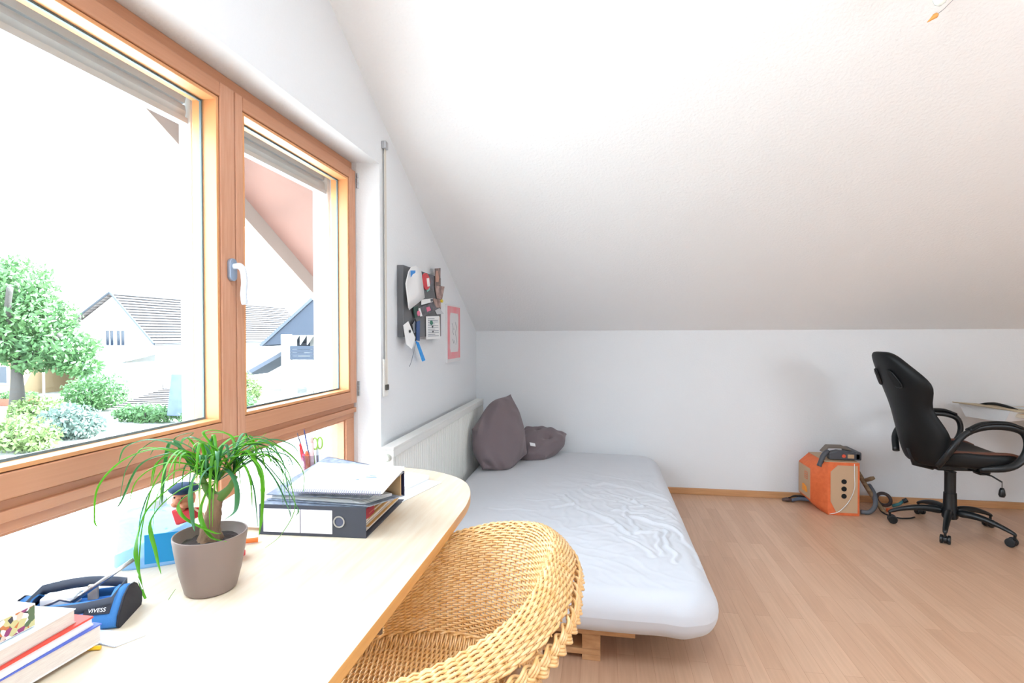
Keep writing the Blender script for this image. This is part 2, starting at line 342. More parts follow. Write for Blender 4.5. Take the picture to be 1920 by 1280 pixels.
# ------------------------------------------------------------------ pallets and mattress
def pallet(y0, y1, x0, x1, label):
    t = thing('wooden_pallet', ((x0+x1)/2, (y0+y1)/2, 0), label, 'pallet', 'pallets under the mattress')
    L = y1-y0; Wd = x1-x0
    # euro pallet turned: top boards run along y, cross boards along x at three stations
    bw = [.145,.10,.145,.10,.145]; gaps = (Wd-sum(bw))/4; xs = []; x = x0
    for b in bw: xs.append((x, x+b)); x += b+gaps
    for a, b in xs: MB().box(a, b, y0, y1, .122, .144).build('top_board', PINE, t, bevel=.002)
    for y in (y0, (y0+y1)/2-.0725, y1-.145): MB().box(x0, x1, y, y+.10, .100, .122).build('cross_board', PINE, t, bevel=.002)
    for y in (y0, (y0+y1)/2-.0725, y1-.145): MB().box(x0, x1-.13, y, y+.10, .022, .044).build('lower_cross_board', PINE, t, bevel=.002)
    for (a, b) in ((x0, x0+.10), ((x0+x1)/2-.05, (x0+x1)/2+.05), (x1-.20, x1-.13)):
        for y in (y0, (y0+y1)/2-.0725, y1-.145): MB().box(a, b, y, y+.145, .044, .100).build('block', PINE, t, bevel=.003)
        MB().box(a, b, y0, y1, 0, .022).build('bottom_board', PINE, t, bevel=.002)
    return t
pallet(2.03, 3.12, .16, 1.155, 'rough pine pallet sticking out under the near end of the mattress')
pallet(3.14, 4.24, .16, 1.155, 'rough pine pallet under the far end of the mattress against the back wall')
# mattress with fitted sheet
FOLDS = [([(.77,2.88),(.87,2.93),(1.04,2.74),(1.13,2.59),(1.17,2.54),(1.25,2.59)],.010,.016),([(.97,3.31),(1.03,3.37),(1.09,3.34),(1.24,3.24),(1.41,3.07)],.010,.018),
 ([(1.15,2.92),(1.17,2.74),(1.19,2.58)],.010,.014),([(1.2,2.76),(1.33,2.69),(1.42,2.53),(1.45,2.26)],.011,.02),([(1.32,2.6),(1.33,2.42),(1.33,2.26)],.009,.014),
 ([(1.12,2.48),(1.19,2.41),(1.24,2.29)],.008,.016),([(.78,3.08),(.83,3.08),(.87,2.93)],.009,.013),([(1.25,2.94),(1.22,3.08),(1.19,3.03)],.009,.014),
 ([(.67,2.8),(.56,2.79),(.43,2.81)],.005,.014),([(1.27,2.59),(1.3,2.49),(1.27,2.31)],.009,.013),([(.9,3.2),(1.0,3.05),(1.1,3.0)],.006,.013),([(.5,3.0),(.7,2.98),(.8,3.0)],.004,.014),
 ([(1.0,3.55),(1.1,3.5),(1.3,3.45)],.005,.02),([(.95,2.6),(1.1,2.62),(1.2,2.5)],.005,.014),([(1.05,3.2),(1.12,3.1),(1.3,2.98),(1.42,2.8)],.007,.016),([(1.1,2.85),(1.25,2.83),(1.35,2.78)],.008,.012)]
segs = [(np.array(a), np.array(b), h, wd) for pl, h, wd in FOLDS for a, b in zip(pl[:-1], pl[1:])]
NW = [(RNG.uniform(-PI,PI), RNG.uniform(18,60), RNG.uniform(0,6)) for _ in range(9)]
def wrinkle(x, y):
    best = {}
    x0_, y0_ = x, y; x += .012*math.sin(23*y0_+2*math.sin(11*x0_))+.006*math.sin(51*y0_+9*x0_); y += .012*math.sin(21*x0_+1.3*math.sin(13*y0_))+.006*math.sin(47*x0_-8*y0_)
    z = 0
    for a, b, h, wd in segs:
        d = b-a; t = max(0, min(1, ((x-a[0])*d[0]+(y-a[1])*d[1])/(d@d))); q = math.hypot(x-a[0]-d[0]*t, y-a[1]-d[1]*t)
        if q < 4*wd:
            wd = wd*.72; e = .78*h*(math.exp(-(q/wd)**2)-.35*math.exp(-((q-1.8*wd)/wd)**2)); best[(h,wd)] = e if abs(e) > abs(best.get((h,wd), 0)) else best[(h,wd)]
    z = sum(best.values())
    k = math.exp(-((x-1.1)**2/.16+(y-2.8)**2/.35))
    for a, f, p in NW: z += .0007*(.25+k)*math.sin(f*(x*math.cos(a)+y*math.sin(a))+p+2*math.sin(5*x+3*y))
    for a, f, c_, r_ in ((.5,26,.0055,0),(1.1,34,.0045,1.7),(-.35,30,.0045,3.1),(.9,52,.003,.6)):
        w_ = math.sin(f*(x*math.sin(a)+y*math.cos(a))+r_+1.9*math.sin(3.1*x+4.3*y+r_)+1.2*math.sin(9*x-5*y)); z += c_*(.06+k)*max(0, 1-abs(w_)*1.6)**1.5*(.5+.5*math.sin(7*x+6*y+r_*2))
    return z
mx0, mx1, my0, my1 = .125, 1.462, 1.92, 4.262
hw, hl, cxm, cym = (mx1-mx0)/2, (my1-my0)/2, (mx0+mx1)/2, (my0+my1)/2
def mat_pt(u, v, top):
    # u,v in -1..1 ; rounded-rectangle plan
    s, t = u, v
    n = 7.0
    m = max(abs(s), abs(t)); L = (abs(s)**n+abs(t)**n)**(1/n)
    k = m/L if L > 0 else 1
    s2, t2 = s*k, t*k
    x = cxm+s2*hw; y = cym+t2*hl
    e = m
    prof = math.sqrt(max(0, 1-((e-.86)/.14)**2)) if e > .86 else 1.0
    ew = abs(s2); el = abs(t2)
    # edges are softer in metres: use distance to the rim
    dr = min(hw*(1-abs(s2)), hl*(1-abs(t2))); 
    return x, y
def rim(x, y, c=.10):
    # signed distance inside a rounded rectangle
    qx = abs(x-cxm)-(hw-c); qy = abs(y-cym)-(hl-c)
    return c-(math.hypot(max(qx,0), max(qy,0))+min(max(qx,qy),0)) if True else 0
def zmid(x, y):
    # the mattress hangs down beyond the pallet on the right and at the near end
    droop = 0
    r = max(0, x-1.15); f = max(0, 2.06-y)
    droop = 1.2*r*r/.32 + .45*f*r/.2
    return .232 - .030*droop - .010*f/.2
m = MB(); NU, NV = 200, 330; TH = .082
vs = []; idx = {}
def build_side(sgn):
    base = len(vs)
    for i in range(NU):
        for j in range(NV):
            a = i/(NU-1)*2-1; b = j/(NV-1)*2-1
            a = math.copysign(1-(1-abs(a))**1.25, a); b = math.copysign(1-(1-abs(b))**1.15, b)
            x = cxm+a*hw; y = cym+b*hl
            # squash the square corners onto the rounded rectangle
            c = .16; qx = abs(x-cxm)-(hw-c); qy = abs(y-cym)-(hl-c)
            if qx > 0 and qy > 0:
                mq = max(qx, qy); L = math.hypot(qx, qy); k = mq/L; x = cxm+math.copysign(hw-c+qx*k, x-cxm); y = cym+math.copysign(hl-c+qy*k, y-cym)
            d = max(0, rim(x, y, c)); R = .085
            pr = math.sqrt(max(0, 1-(1-min(d,R)/R)**2))
            zz = zmid(x, y)+sgn*TH*pr
            if sgn > 0: zz += wrinkle(x, y)*min(1, d/.02) + .006*pr*math.sin(2.1*x+.5)*math.sin(1.7*y)
            # seam puckers round the rim
            zz += .0022*math.sin(34*x+3*math.sin(9*x))*math.exp(-((d-.02)/.03)**2)*(1 if y < 2.2 else .5)
            dx = -.02*max(0, (y-1.9))/2.4 * 0
            vs.append((x+dx, y, zz))
    return base
b0 = build_side(1); b1 = build_side(-1); fs = []
for i in range(NU-1):
    for j in range(NV-1):
        q = i*NV+j; fs.append((b0+q, b0+q+NV, b0+q+NV+1, b0+q+1)); fs.append((b1+q, b1+q+1, b1+q+NV+1, b1+q+NV))
m.add(vs, fs)
mt = m.build('mattress', SHEET, smooth=True)
tag(mt, 'pale grey sheeted mattress lying on pine pallets in the corner', 'mattress')

# pillows
def pillow(name, label, outline4, bul, nrm, th, wr, seed, group=None, dents=()):
    """four corners, bulge of each edge, thickness direction"""
    c = [Vector(q) for q in outline4]; nrm = Vector(nrm).normalized(); rr = random.Random(seed); cen = sum(c, Vector())/4
    ph = [(rr.uniform(0,PI), rr.uniform(9,26), rr.uniform(0,6)) for _ in range(7)]
    N = 64; m = MB()
    def edge(a, b, t, k):
        mid = (a+b)/2; o = (mid-cen); o -= nrm*o.dot(nrm); o.normalize(); return a.lerp(b, t)+o*k*math.sin(PI*t)**1.7
    def P(u, v, sg):
        e0 = edge(c[0], c[1], u, bul[0]); e2 = edge(c[3], c[2], u, bul[2]); e1 = edge(c[1], c[2], v, bul[1]); e3 = edge(c[0], c[3], v, bul[3])
        p = e0*(1-v)+e2*v+e3*(1-u)+e1*u-(c[0]*(1-u)*(1-v)+c[1]*u*(1-v)+c[2]*u*v+c[3]*(1-u)*v)
        a = 1-(2*u-1)**2; b = 1-(2*v-1)**2; h = th*(max(a,0)*max(b,0))**.38
        w = 0
        for q, f, s in ph: w += math.sin(f*(u*math.cos(q)+v*math.sin(q))+s+2.2*math.sin(4*u+3*v))
        edgef = (1-a*b)
        h += wr*w*(.3+edgef)*min(1, a*b*8)
        for (du, dv, dr, dd) in dents: h -= dd*math.exp(-((u-du)**2+(v-dv)**2)/dr**2)
        return p+nrm*sg*h
    m.grid(lambda u, v: P(u, v, 1), N, N); m.grid(lambda u, v: P(v, u, -1), N, N)
    o = m.build(name, PILLOW, smooth=True); tag(o, label, 'pillow', group)
    return o
p2o = pillow('pillow', 'smaller crumpled grey-mauve pillow lying flat to the right of the big pillow',
       [(.76,4.19,.462),(.44,4.12,.52),(.40,3.86,.335),(.62,3.90,.335)], (.01,.02,.02,.05), (-.05,-.45,.8), .080, .0032, 5, dents=((.35,.45,.10,.05),(.62,.2,.07,.03)))
p1o = pillow('pillow', 'large grey-mauve pillow leaning on the radiator with one corner pointing up',
       [(.338,4.02,.79),(.130,3.61,.585),(.232,3.50,.33),(.50,3.78,.385)], (.060,.03,.06,.030), (.42,-.80,.30), .105, .0045, 3)
for nm, pts in (('seam', [(.36,3.70,.40),(.40,3.72,.385),(.45,3.735,.41),(.50,3.75,.46)]),): pass
m = MB(); m.add([(.505,3.868,.452),(.545,3.862,.447),(.553,3.836,.430),(.515,3.84,.434),(.507,3.867,.451),(.547,3.861,.446),(.555,3.835,.429),(.517,3.839,.433)],[(0,1,2,3),(7,6,5,4),(0,4,5,1),(1,5,6,2),(2,6,7,3),(3,7,4,0)])
lb = m.build('care_label', PAPER, p2o)

# ------------------------------------------------------------------ desk
dk = thing('desk', (.28, .9, 0), 'pale birch desk with rounded end standing under the window', 'desk')
out = [(.005,-.55),(.63,-.55),(.632,.6),(.634,1.2),(.632,1.42)]
for q in bez([(.632,1.42),(.628,1.55),(.606,1.675),(.556,1.785),(.475,1.86),(.37,1.912),(.24,1.935),(.10,1.94)], 8)[1:]: out.append((q[0], q[1]))
out += [(.005,1.94),(.005,1.90),(-.085,1.90),(-.085,.32),(.005,.32)]
m = MB(); m.prism(out, 2, .7135, .7395); m.f = m.f; m.m = [0, 0]+[1]*len(out); top = m.build('tabletop', [BIRCH, EDGE], dk, bevel=.0012)
for (x, y) in ((.06,-.45),(.56,-.45),(.06,1.70),(.45,1.62)): MB().tube([(x,y,.7135),(x,y,0)], .022, 16).build('leg', solid('white_steel_leg', (220,220,218), .4), dk, smooth=True)

# ------------------------------------------------------------------ wicker chair
wc = thing('wicker_chair', (.60, 1.10, 0), 'honey coloured wicker tub chair with braided rim pushed up to the birch desk', 'chair')
cx, cy = .60, 1.10
PH0, PH1 = math.radians(-128), math.radians(122)
def crest(ph):
    d = math.degrees(ph); r = np.interp(d, [-130,-90,-60,-40,0,40,60,90,125], [.30,.325,.325,.318,.300,.345,.352,.335,.30])
    z = np.interp(d, [-130,-100,-70,-45,-20,0,20,45,70,95,125], [.56,.655,.715,.745,.770,.778,.776,.762,.725,.672,.56])
    return r, z
def shell(ph, t):
    """t 0 at the seat border, 1 at the crest, up to 1.35 where the roll ends at the braid"""
    rc, zc = crest(ph); z0 = .415; r0 = .30
    if t <= 1:
        s = t; r = r0+(rc-r0)*s**1.5+.016*math.sin(PI*s)*-.2; z = z0+(zc-z0-.0)*math.sin(s*PI/2)**.9 if False else z0+(zc-z0)*s*(1.0+.10*(1-s))
        # round over near the crest
        k = max(0, (s-.8)/.2); r += .018*k*k
        z -= .006*k*k*k
    else:
        k = (t-1)/.35; a = k*1.15; R = .046*(1+.35*math.exp(-(math.degrees(ph)+25)**2/1800)); r = rc+.018+R*math.sin(a)*1.0; z = zc-.006-R*(1-math.cos(a))*1.1-.004*k
    return Vector((cx+r*math.cos(ph), cy+r*math.sin(ph), z))
NS = 78; stakes = [PH0+(PH1-PH0)*i/(NS-1) for i in range(NS)]
m = MB()
for ph in stakes:
    m.tube([shell(ph, t) for t in np.linspace(0, 1.33, 20)], .0022, 5)
m.build('stakes', RATTAN, wc, smooth=True)
def nrm_at(ph, t):
    a = shell(ph+.01, t)-shell(ph-.01, t); b = shell(ph, min(1.349, t+.01))-shell(ph, max(0, t-.01)); n = a.cross(b); n.normalize(); return n
# weavers
tl = []; t = .015
while t < 1.33: tl.append(t); t += .0074/.36
m = MB()
for k, t in enumerate(tl):
    pts = []
    for i in range(NS*2-1):
        ph = PH0+(PH1-PH0)*i/(2*NS-2); p = shell(ph, t); n = nrm_at(ph, t)
        amp = .0036*math.cos(PI*(i/2+k)) + random.uniform(-.0003,.0003)
        pts.append(p+n*amp+Vector((0,0,random.uniform(-.0004,.0004))))
    m.tube(pts, .0031, 6, flat=.85)
m.build('woven_back', RATTAN, wc, smooth=True)
# braided rim
m = MB(); NB = 92
def bpt(ph, off, zz): 
    p = shell(ph, 1.35); a = Vector((math.cos(ph), math.sin(ph), 0)); tg = Vector((-math.sin(ph), math.cos(ph), 0)); return p, a, tg
WV = 19.0; ARC = (PH1-PH0)*.40; AM = .0115; KS = AM*2*PI*WV/ARC
for s in range(3):
    for sub in range(3):
        pts = []; M_ = 600
        for i in range(M_):
            ph = PH0+(PH1-PH0)*i/(M_-1); p, a, tg = bpt(ph, 0, 0)
            dn = Vector((a.x*.34, a.y*.34, -.94)); out_n = Vector((a.x*.94, a.y*.94, .34))
            th = i/(M_-1)*2*PI*WV + s*2*PI/3; w = AM*math.sin(th); d = .0060*math.sin(2*th)
            pr = dn-tg*KS*math.cos(th); pr.normalize(); o2 = (sub-1)*.0056
            pts.append(p+dn*(.018+w)+pr*o2+out_n*(d+.001))
        m.tube(pts, .0034, 6)
m.build('braided_rim', RATTAN, wc, smooth=True)
# seat: stakes along y woven over bars along x, with a twisted border
m = MB(); Rs = .292
def seatz(x, y): r = math.hypot(x-cx, y-cy)/Rs; return .405+.012*math.cos(min(1,r)*PI/2)-.03*max(0, r-.86)/.14*0
xs = np.arange(-Rs+.004, Rs-.003, .0064)
for k, dx in enumerate(xs):
    h = math.sqrt(max(0, Rs*Rs-dx*dx)); n = max(4, int(2*h/.0075)); pts = []
    for i in range(n+1):
        y = -h+2*h*i/n; yy = cy+y; x = cx+dx; d = h-abs(y)
        band = math.sin(PI*(yy/.0225)+ (k%2)*PI)
        z = seatz(x, yy)+.0028*band + (.022*max(0, 1-d/.03)**1.3)
        pts.append((x+random.uniform(-.0004,.0004), yy, z))
    m.tube(pts, .0029, 5, flat=.85)
m.build('seat', RATTAN, wc, smooth=True)
m = MB(); yy = -Rs
while yy < Rs:
    h = math.sqrt(max(0, Rs*Rs-yy*yy))
    if h > .03: m.tube([(cx-h+.01+2*(h-.01)*i/12, cy+yy, seatz(cx-h+2*h*i/12, cy+yy)) for i in range(13)], .0022, 5)
    yy += .0225
m.build('seat_bars', RATTAN, wc, smooth=True)
m = MB()
for s in range(2):
    pts = []
    for i in range(500):
        ph = 2*PI*i/500; th = ph*26+s*PI; r = .297+.004*math.cos(th)
        pts.append((cx+r*math.cos(ph), cy+r*math.sin(ph), .428+.005*math.sin(th)))
    m.tube(pts, .0042, 6, closed=True)
m.build('seat_border', RATTAN, wc, smooth=True)
m = MB()
for i in range(150):
    ph = 2*PI*i/150; m.tube([(cx+.300*math.cos(ph), cy+.300*math.sin(ph), .43),(cx+.298*math.cos(ph), cy+.298*math.sin(ph), .33),(cx+.27*math.cos(ph), cy+.27*math.sin(ph), .26)], .0028, 5)
for k in range(24):
    z = .26+.0068*k; r = .27+.030*min(1, (z-.26)/.07); m.tube([(cx+r*math.cos(a), cy+r*math.sin(a), z) for a in np.linspace(0,2*PI,80,endpoint=False)], .003, 5, closed=True)
m.build('apron', RATTAN, wc, smooth=True)
CANE = mat('pale_cane_pole', (222,198,168), .45)
for a in (34, 326):
    ca, sa = math.cos(math.radians(a)), math.sin(math.radians(a)); MB().tube([(cx+.335*ca,cy+.335*sa,.66),(cx+.322*ca,cy+.322*sa,.40),(cx+.315*ca,cy+.315*sa,0)], .016, 14).build('leg', CANE, wc, smooth=True)
for a in (140, 220):
    ca, sa = math.cos(math.radians(a)), math.sin(math.radians(a))
    MB().tube([(cx+.25*ca,cy+.25*sa,.40),(cx+.26*ca,cy+.26*sa,.2),(cx+.275*ca,cy+.275*sa,0)], .017, 14).build('leg', CANE, wc, smooth=True)
MB().tube([(cx+.24*math.cos(a), cy+.24*math.sin(a), .16) for a in np.linspace(0,2*PI,60,endpoint=False)], .010, 10, closed=True).build('stretcher_ring', CANE, wc, smooth=True)
# ------------------------------------------------------------------ office chair at the right
oc = thing('office_chair', (3.215, 3.76, 0), 'black high-backed office chair with armrests standing at the right by the back wall', 'chair', rz=math.radians(2))
def L(m, n, mt_, par=oc, **k): return m.build(n, mt_, par, local=True, **k)
BK = BLACK; BP = BLACKP
m = MB().lathe([(.036,.075),(.042,.085),(.045,.13),(.036,.15),(.034,.24),(.030,.24),(.030,.37),(.034,.375)], seg=24); L(m, 'gas_lift_cover', BP, smooth=False, bevel=.003)
m = MB().lathe([(.014,.36),(.014,.425)], seg=16); L(m, 'gas_lift', METAL, smooth=True)
for k in range(5):
    a = math.radians(20-2+72*k); ca, sa = math.cos(a), math.sin(a)
    m = MB(); secs = []
    for (r, z, w, h) in ((.03,.118,.030,.030),(.10,.128,.026,.024),(.18,.122,.022,.020),(.26,.100,.018,.015),(.315,.078,.016,.012),(.325,.070,.012,.010)):
        secs += [(r*ca-w*sa*i, r*sa+w*ca*i, z+h*j) for i, j in ((-1,-1),(1,-1),(.8,1),(-.8,1))]
    fs = [(0,1,2,3),(23,22,21,20)]+[(4*i+j, 4*i+4+j, 4*i+4+(j+1)%4, 4*i+(j+1)%4) for i in range(5) for j in range(4)]
    m.add(secs, fs); lg = L(m, 'leg', BP, sub=2, smooth=True)
    m = MB(); cx2, cy2 = .315*ca, .315*sa
    m.tube([(cx2,cy2,.075),(cx2,cy2,.045)], .007, 8)
    ax = Vector((-sa, ca, 0)); tq = Vector((ca, sa, 0)); cc = Vector((cx2-.014*ca, cy2-.014*sa, .026))
    m.tube([cc-ax*.008, cc+ax*.008], .022, 20)
    cst = L(m, 'caster', BP, lg)
    for sg in (-1, 1):
        m = MB(); m.tube([cc+ax*sg*.010, cc+ax*sg*.026], .026, 24); L(m, 'wheel', BP, cst, bevel=.004)
# seat
def superell(th, a, b, n): c, s = math.cos(th), math.sin(th); return (a*math.copysign(abs(c)**(2/n), c), b*math.copysign(abs(s)**(2/n), s))
m = MB(); NR = 48
rings = [(.0,.425,.6),(.55,.425,.6),(.85,.428,1),(.98,.445,1),(1.0,.475,1),(.96,.500,1),(.85,.508,1),(.5,.500,1),(0,.497,1)]
vs = []
for (q, z, _) in rings:
    for k in range(NR):
        x, y = superell(2*PI*k/NR, .255*q, .255*q, 3.2); zz = z
        if z > .46: zz += .030*abs(y/.255)**2.5*(1 if q > .4 else 0) - .035*max(0, (x-.12)/.13)**2*.6 + .012*max(0, -x/.25)
        vs.append((.045+x, y, zz+.012-.02*x))
m.add(vs, [(i*NR+k, i*NR+(k+1)%NR, (i+1)*NR+(k+1)%NR, (i+1)*NR+k) for i in range(len(rings)-1) for k in range(NR)])
seat = L(m, 'seat', BK, sub=1, smooth=True)
for sg in (-1, 1):
    m = MB(); pts = [(.045+x, sg*(.200+.025*math.sin(PI*(x+.2)/.42)), .5335-.02*x-.05*max(0,(x-.12)/.13)**2+.004) for x in np.linspace(-.20,.215,14)]
    m.tube(pts, .020, 10, flat=.45); L(m, 'brown_stripe', BROWN, seat, smooth=True)
m = MB(); m.box(-.12,.12,-.08,.08,.395,.43); L(m, 'tilt_mechanism', BP, bevel=.008)
m = MB(); m.box(.10,.17,-.10,-.03,.375,.425); L(m, 'tension_knob', BP, bevel=.015)
m = MB(); m.tube([(.05,-.08,.41),(.10,-.20,.40),(.13,-.235,.375)], .005, 8); lv = L(m, 'lever', BP, smooth=True)
m = MB(); m.tube([(.13,-.235,.375),(.13,-.235,.335)], .002, 6); m.tube([(.13,-.235,.340),(.13,-.235,.325),(.13,-.235,.300),(.13,-.235,.287)], [.009,.014,.017,.012], 12); L(m, 'pull_handle', BP, lv, smooth=True)
# backrest: lofted shell
prof = [(.425,.13,.020),(.44,.165,.035),(.48,.195,.045),(.55,.222,.050),(.62,.232,.052),(.69,.215,.052),(.75,.190,.052),(.80,.180,.052),(.86,.205,.052),(.92,.230,.050),(.97,.222,.048),(1.03,.180,.046),(1.08,.140,.044),(1.11,.115,.040),(1.13,.080,.028),(1.135,.045,.016)]
def bx_(z): return -.185-.225*((z-.43)/.7)-.05*math.sin(PI*(z-.43)/.7)*-1*.6
m = MB(); NR = 40; vs = []
for (z, hw_, th_) in prof:
    for k in range(NR):
        a = 2*PI*k/NR; x, y = superell(a, th_, hw_, 2.8); cv = .075*(abs(y)/.23)**2.2
        vs.append((bx_(z)+x+cv, y, z))
m.add(vs, [tuple(range(NR))[::-1], tuple(len(vs)-NR+k for k in range(NR))]+[(i*NR+k, i*NR+(k+1)%NR, (i+1)*NR+(k+1)%NR, (i+1)*NR+k) for i in range(len(prof)-1) for k in range(NR)])
back = L(m, 'backrest', BK, smooth=True, sub=1)
HOLE = solid('hole_dark', (4,5,6), .7)
for sg in (-1, 1):
    m = MB(); z0, y0 = 0.965, .086*sg
    pts = [(z0+.055, y0-.014*sg), (z0+.035, y0+.012*sg), (z0-.03, y0+.036*sg), (z0-.05, y0+.028*sg), (z0-.04, y0-.010*sg), (z0+.03, y0-.022*sg)]
    ring = [(bx_(z)-.052+.075*(abs(y)/.23)**2.2, y, z) for z, y in pts]
    m.tube(bez(ring+[ring[0]], 5), .0045, 8); L(m, 'slot_rim', BP, back, smooth=True)
    m = MB(); m.add([(x-.008, y, z) for x, y, z in ring]+[(x+.02, y, z) for x, y, z in ring], [tuple(range(6)), tuple(range(6,12))[::-1]]+[(i,(i+1)%6,6+(i+1)%6,6+i) for i in range(6)]); L(m, 'head_slot', HOLE, back)
m = MB(); m.tube([(-.10,0,.41),(-.20,0,.43),(-.235,0,.52)], [.03,.03,.02], 10, flat=1); L(m, 'back_bracket', BP, smooth=True)
for sg in (-1, 1):
    y = .275*sg
    pts = bez([(-.20,.215*sg,.455),(-.17,y,.56),(-.10,y,.655),(.0,y,.700),(.12,y,.705),(.21,y,.675),(.235,y,.60),(.205,y,.52),(.13,y,.468),(.02,.22*sg,.445)], 6)
    m = MB().tube(pts, .021, 12, flat=.75); ar = L(m, 'armrest', BP, smooth=True)
    m = MB().tube(bez([(-.08,y,.682),(0,y,.722),(.12,y,.727),(.20,y,.700)], 7), .024, 12, flat=.5); L(m, 'arm_pad', BK, ar, smooth=True)

# ------------------------------------------------------------------ second desk at the right with folder and papers
d2 = thing('desk', (4.2, 3.85, 0), 'second desk at the right frame edge behind the office chair', 'desk')
m = MB(); m.box(3.655, 5.1, 3.62, 4.27, .712, .735); m.m = [1,0,1,1,1,1]; m.build('tabletop', [EDGE, BIRCH], d2, bevel=.001)
for x, y in ((4.15,4.2),(5.05,3.7),(5.05,4.2),(4.15,3.7)): MB().box(x-.02,x+.02,y-.02,y+.02,0,.712).build('leg', solid('grey_steel_leg_'+str(int(x*10)), (120,120,120), .4), d2)
gf = MB(); gf.prism([(3.33,.775),(3.80,.752),(3.80,.742),(3.64,.737),(3.40,.757)], 1, 3.94, 4.20); gf.build
a = MB(); a.v = []
SHF = .12
a.add([(x+SHF, y, z) for x, y, z in [(3.36,4.20,.762),(3.50,3.86,.752),(3.62,3.78,.737),(3.72,3.86,.737),(3.70,4.22,.737),(3.36,4.20,.768),(3.50,3.86,.758),(3.62,3.78,.743),(3.72,3.86,.743),(3.70,4.22,.743)]],[(0,1,2,3,4),(9,8,7,6,5)]+[(i,(i+1)%5,5+(i+1)%5,5+i) for i in range(5)])
gb = thing('card_folder', (3.6, 4.0, .65), 'open beige cardboard folder hanging over the left edge of the second desk', 'folder')
BEIGE = mat('beige_cardboard', (186,168,140), .8)
a.build('lid', BEIGE, gb)
m = MB(); m.add([(x+SHF, y, z) for x, y, z in [(3.40,4.20,.757),(3.50,3.87,.750),(3.66,3.80,.736),(3.50,3.92,.670),(3.42,4.16,.670),(3.66,3.84,.712),(3.69,4.18,.735)]],[(0,1,3,4),(1,2,5,3),(3,5,6,4),(0,4,6)]); m.build('inside_flap', PAPER, gb, fixn=False)
for k, (x, y, z, rz, lab) in enumerate(((3.86,4.03,.7425,-.25,'white printed paper sheet at the bottom of the sheets on the second desk'),(3.845,4.01,.7455,-.36,'white printed paper sheet on top of the sheets on the second desk'))):
    m = MB(); ca, sa = math.cos(rz), math.sin(rz)
    m.obox((x,y,z), (.19*ca,.19*sa,0), (-.14*sa,.14*ca,0), (0,0,.0012)); pp = m.build('paper_sheet', PAPER); tag(pp, lab, 'paper', 'sheets on the second desk')
    m = MB()
    for j in range(9): m.obox((x+(-.10*sa*0)-(-.11+j*.026)*sa, y+(-.11+j*.026)*ca, z+.0014), (.15*ca,.15*sa,0), (-.002*sa,.002*ca,0), (0,0,.0002))
    m.build('printed_lines', INK, pp)
m = MB().tube(bez([(3.645,4.20,.752),(3.68,4.12,.768),(3.70,4.02,.762),(3.72,3.95,.748)], 5), [.004,.010,.016,.018,.020,.020,.018,.018,.016,.014,.012,.008,.004][:13], 10, flat=.5)
tag(m.build('pen_pouch', BLACK, smooth=True), 'black pouch lying at the left end of the papers on the second desk', 'pouch')

# ------------------------------------------------------------------ orange machine box on the floor
ORG = mat('orange_print_card', (226,112,62), .6, noise=(40,(1,1,1),(216,102,54))); TAN = mat('tan_print_card', (190,158,126), .65); DGR = mat('dark_grey_rubber', (72,74,80), .55)
ob = thing('machine_box', (2.66, 4.08, 0), 'orange and tan box-shaped machine with three round holes standing by the back wall', 'machine')
def facet(P, yy): return [(x, yy, z) for x, z in P]
Af = [(2.572,.0),(2.772,.0),(2.772,.365),(2.572,.365)]
m = MB()
back_ = [(2.56,.0),(2.772,.0),(2.772,.365),(2.56,.365),(2.492,.300),(2.492,.070)]
front = [(2.574,.0),(2.772,.0),(2.772,.365),(2.574,.365),(2.572,.330),(2.572,.035)]
m.add(facet(front, 3.942)+facet(back_, 4.03)+facet(back_, 4.255), [(0,5,4,3,2,1)]+[(i,(i+1)%6,6+(i+1)%6,6+i) for i in range(6)]+[(6+i,6+(i+1)%6,12+(i+1)%6,12+i) for i in range(6)]+[(12,13,14,15,16,17)])
m.build('body', ORG, ob, bevel=.003)
m = MB(); m.prism([(2.588,.095),(2.625,.020),(2.758,.020),(2.758,.345),(2.632,.345),(2.588,.300)], 1, 3.9395, 3.942); pf = m.build('front_panel', TAN, ob)
for z in (.235,.185,.135): MB().xf(Matrix()).lathe([(.0165,0),(.0165,.003)], seg=24).xf(frame((2.672,3.9395,z),(1,0,0),(0,0,1))).build('round_hole', solid('hole_black', (6,6,7), .8), pf)
m = MB(); m.box(2.4895, 2.492, 4.035, 4.252, .078, .293); ps = m.build('side_panel', TAN, ob)
m = MB()
for k in range(4): m.box(2.488, 2.4895, 4.08+.0, 4.13, .205+.016*k, .209+.016*k)
m.box(2.488,2.4895,4.08,4.083,.205,.257); m.box(2.488,2.4895,4.127,4.13,.205,.257); m.build('printed_mark', ORG, ps)
m = MB(); m.prism([(4.10,.150),(4.08,.115),(4.15,.115),(4.15,.16)], 0, 2.478, 2.4895); m.build('yellow_latch', mat('yellow_orange', (236,150,50), .5), ps)
MB().box(2.555,2.768,3.945,4.25,.365,.368).build('top_panel', TAN, ob)
m = MB().tube(bez([(2.735,3.935,.360),(2.735,3.934,.28),(2.735,3.934,.19),(2.70,3.934,.10),(2.64,3.934,.03),(2.58,3.935,.008)], 6), .0022, 6); m.build('white_cord', PAPER, ob, smooth=True)
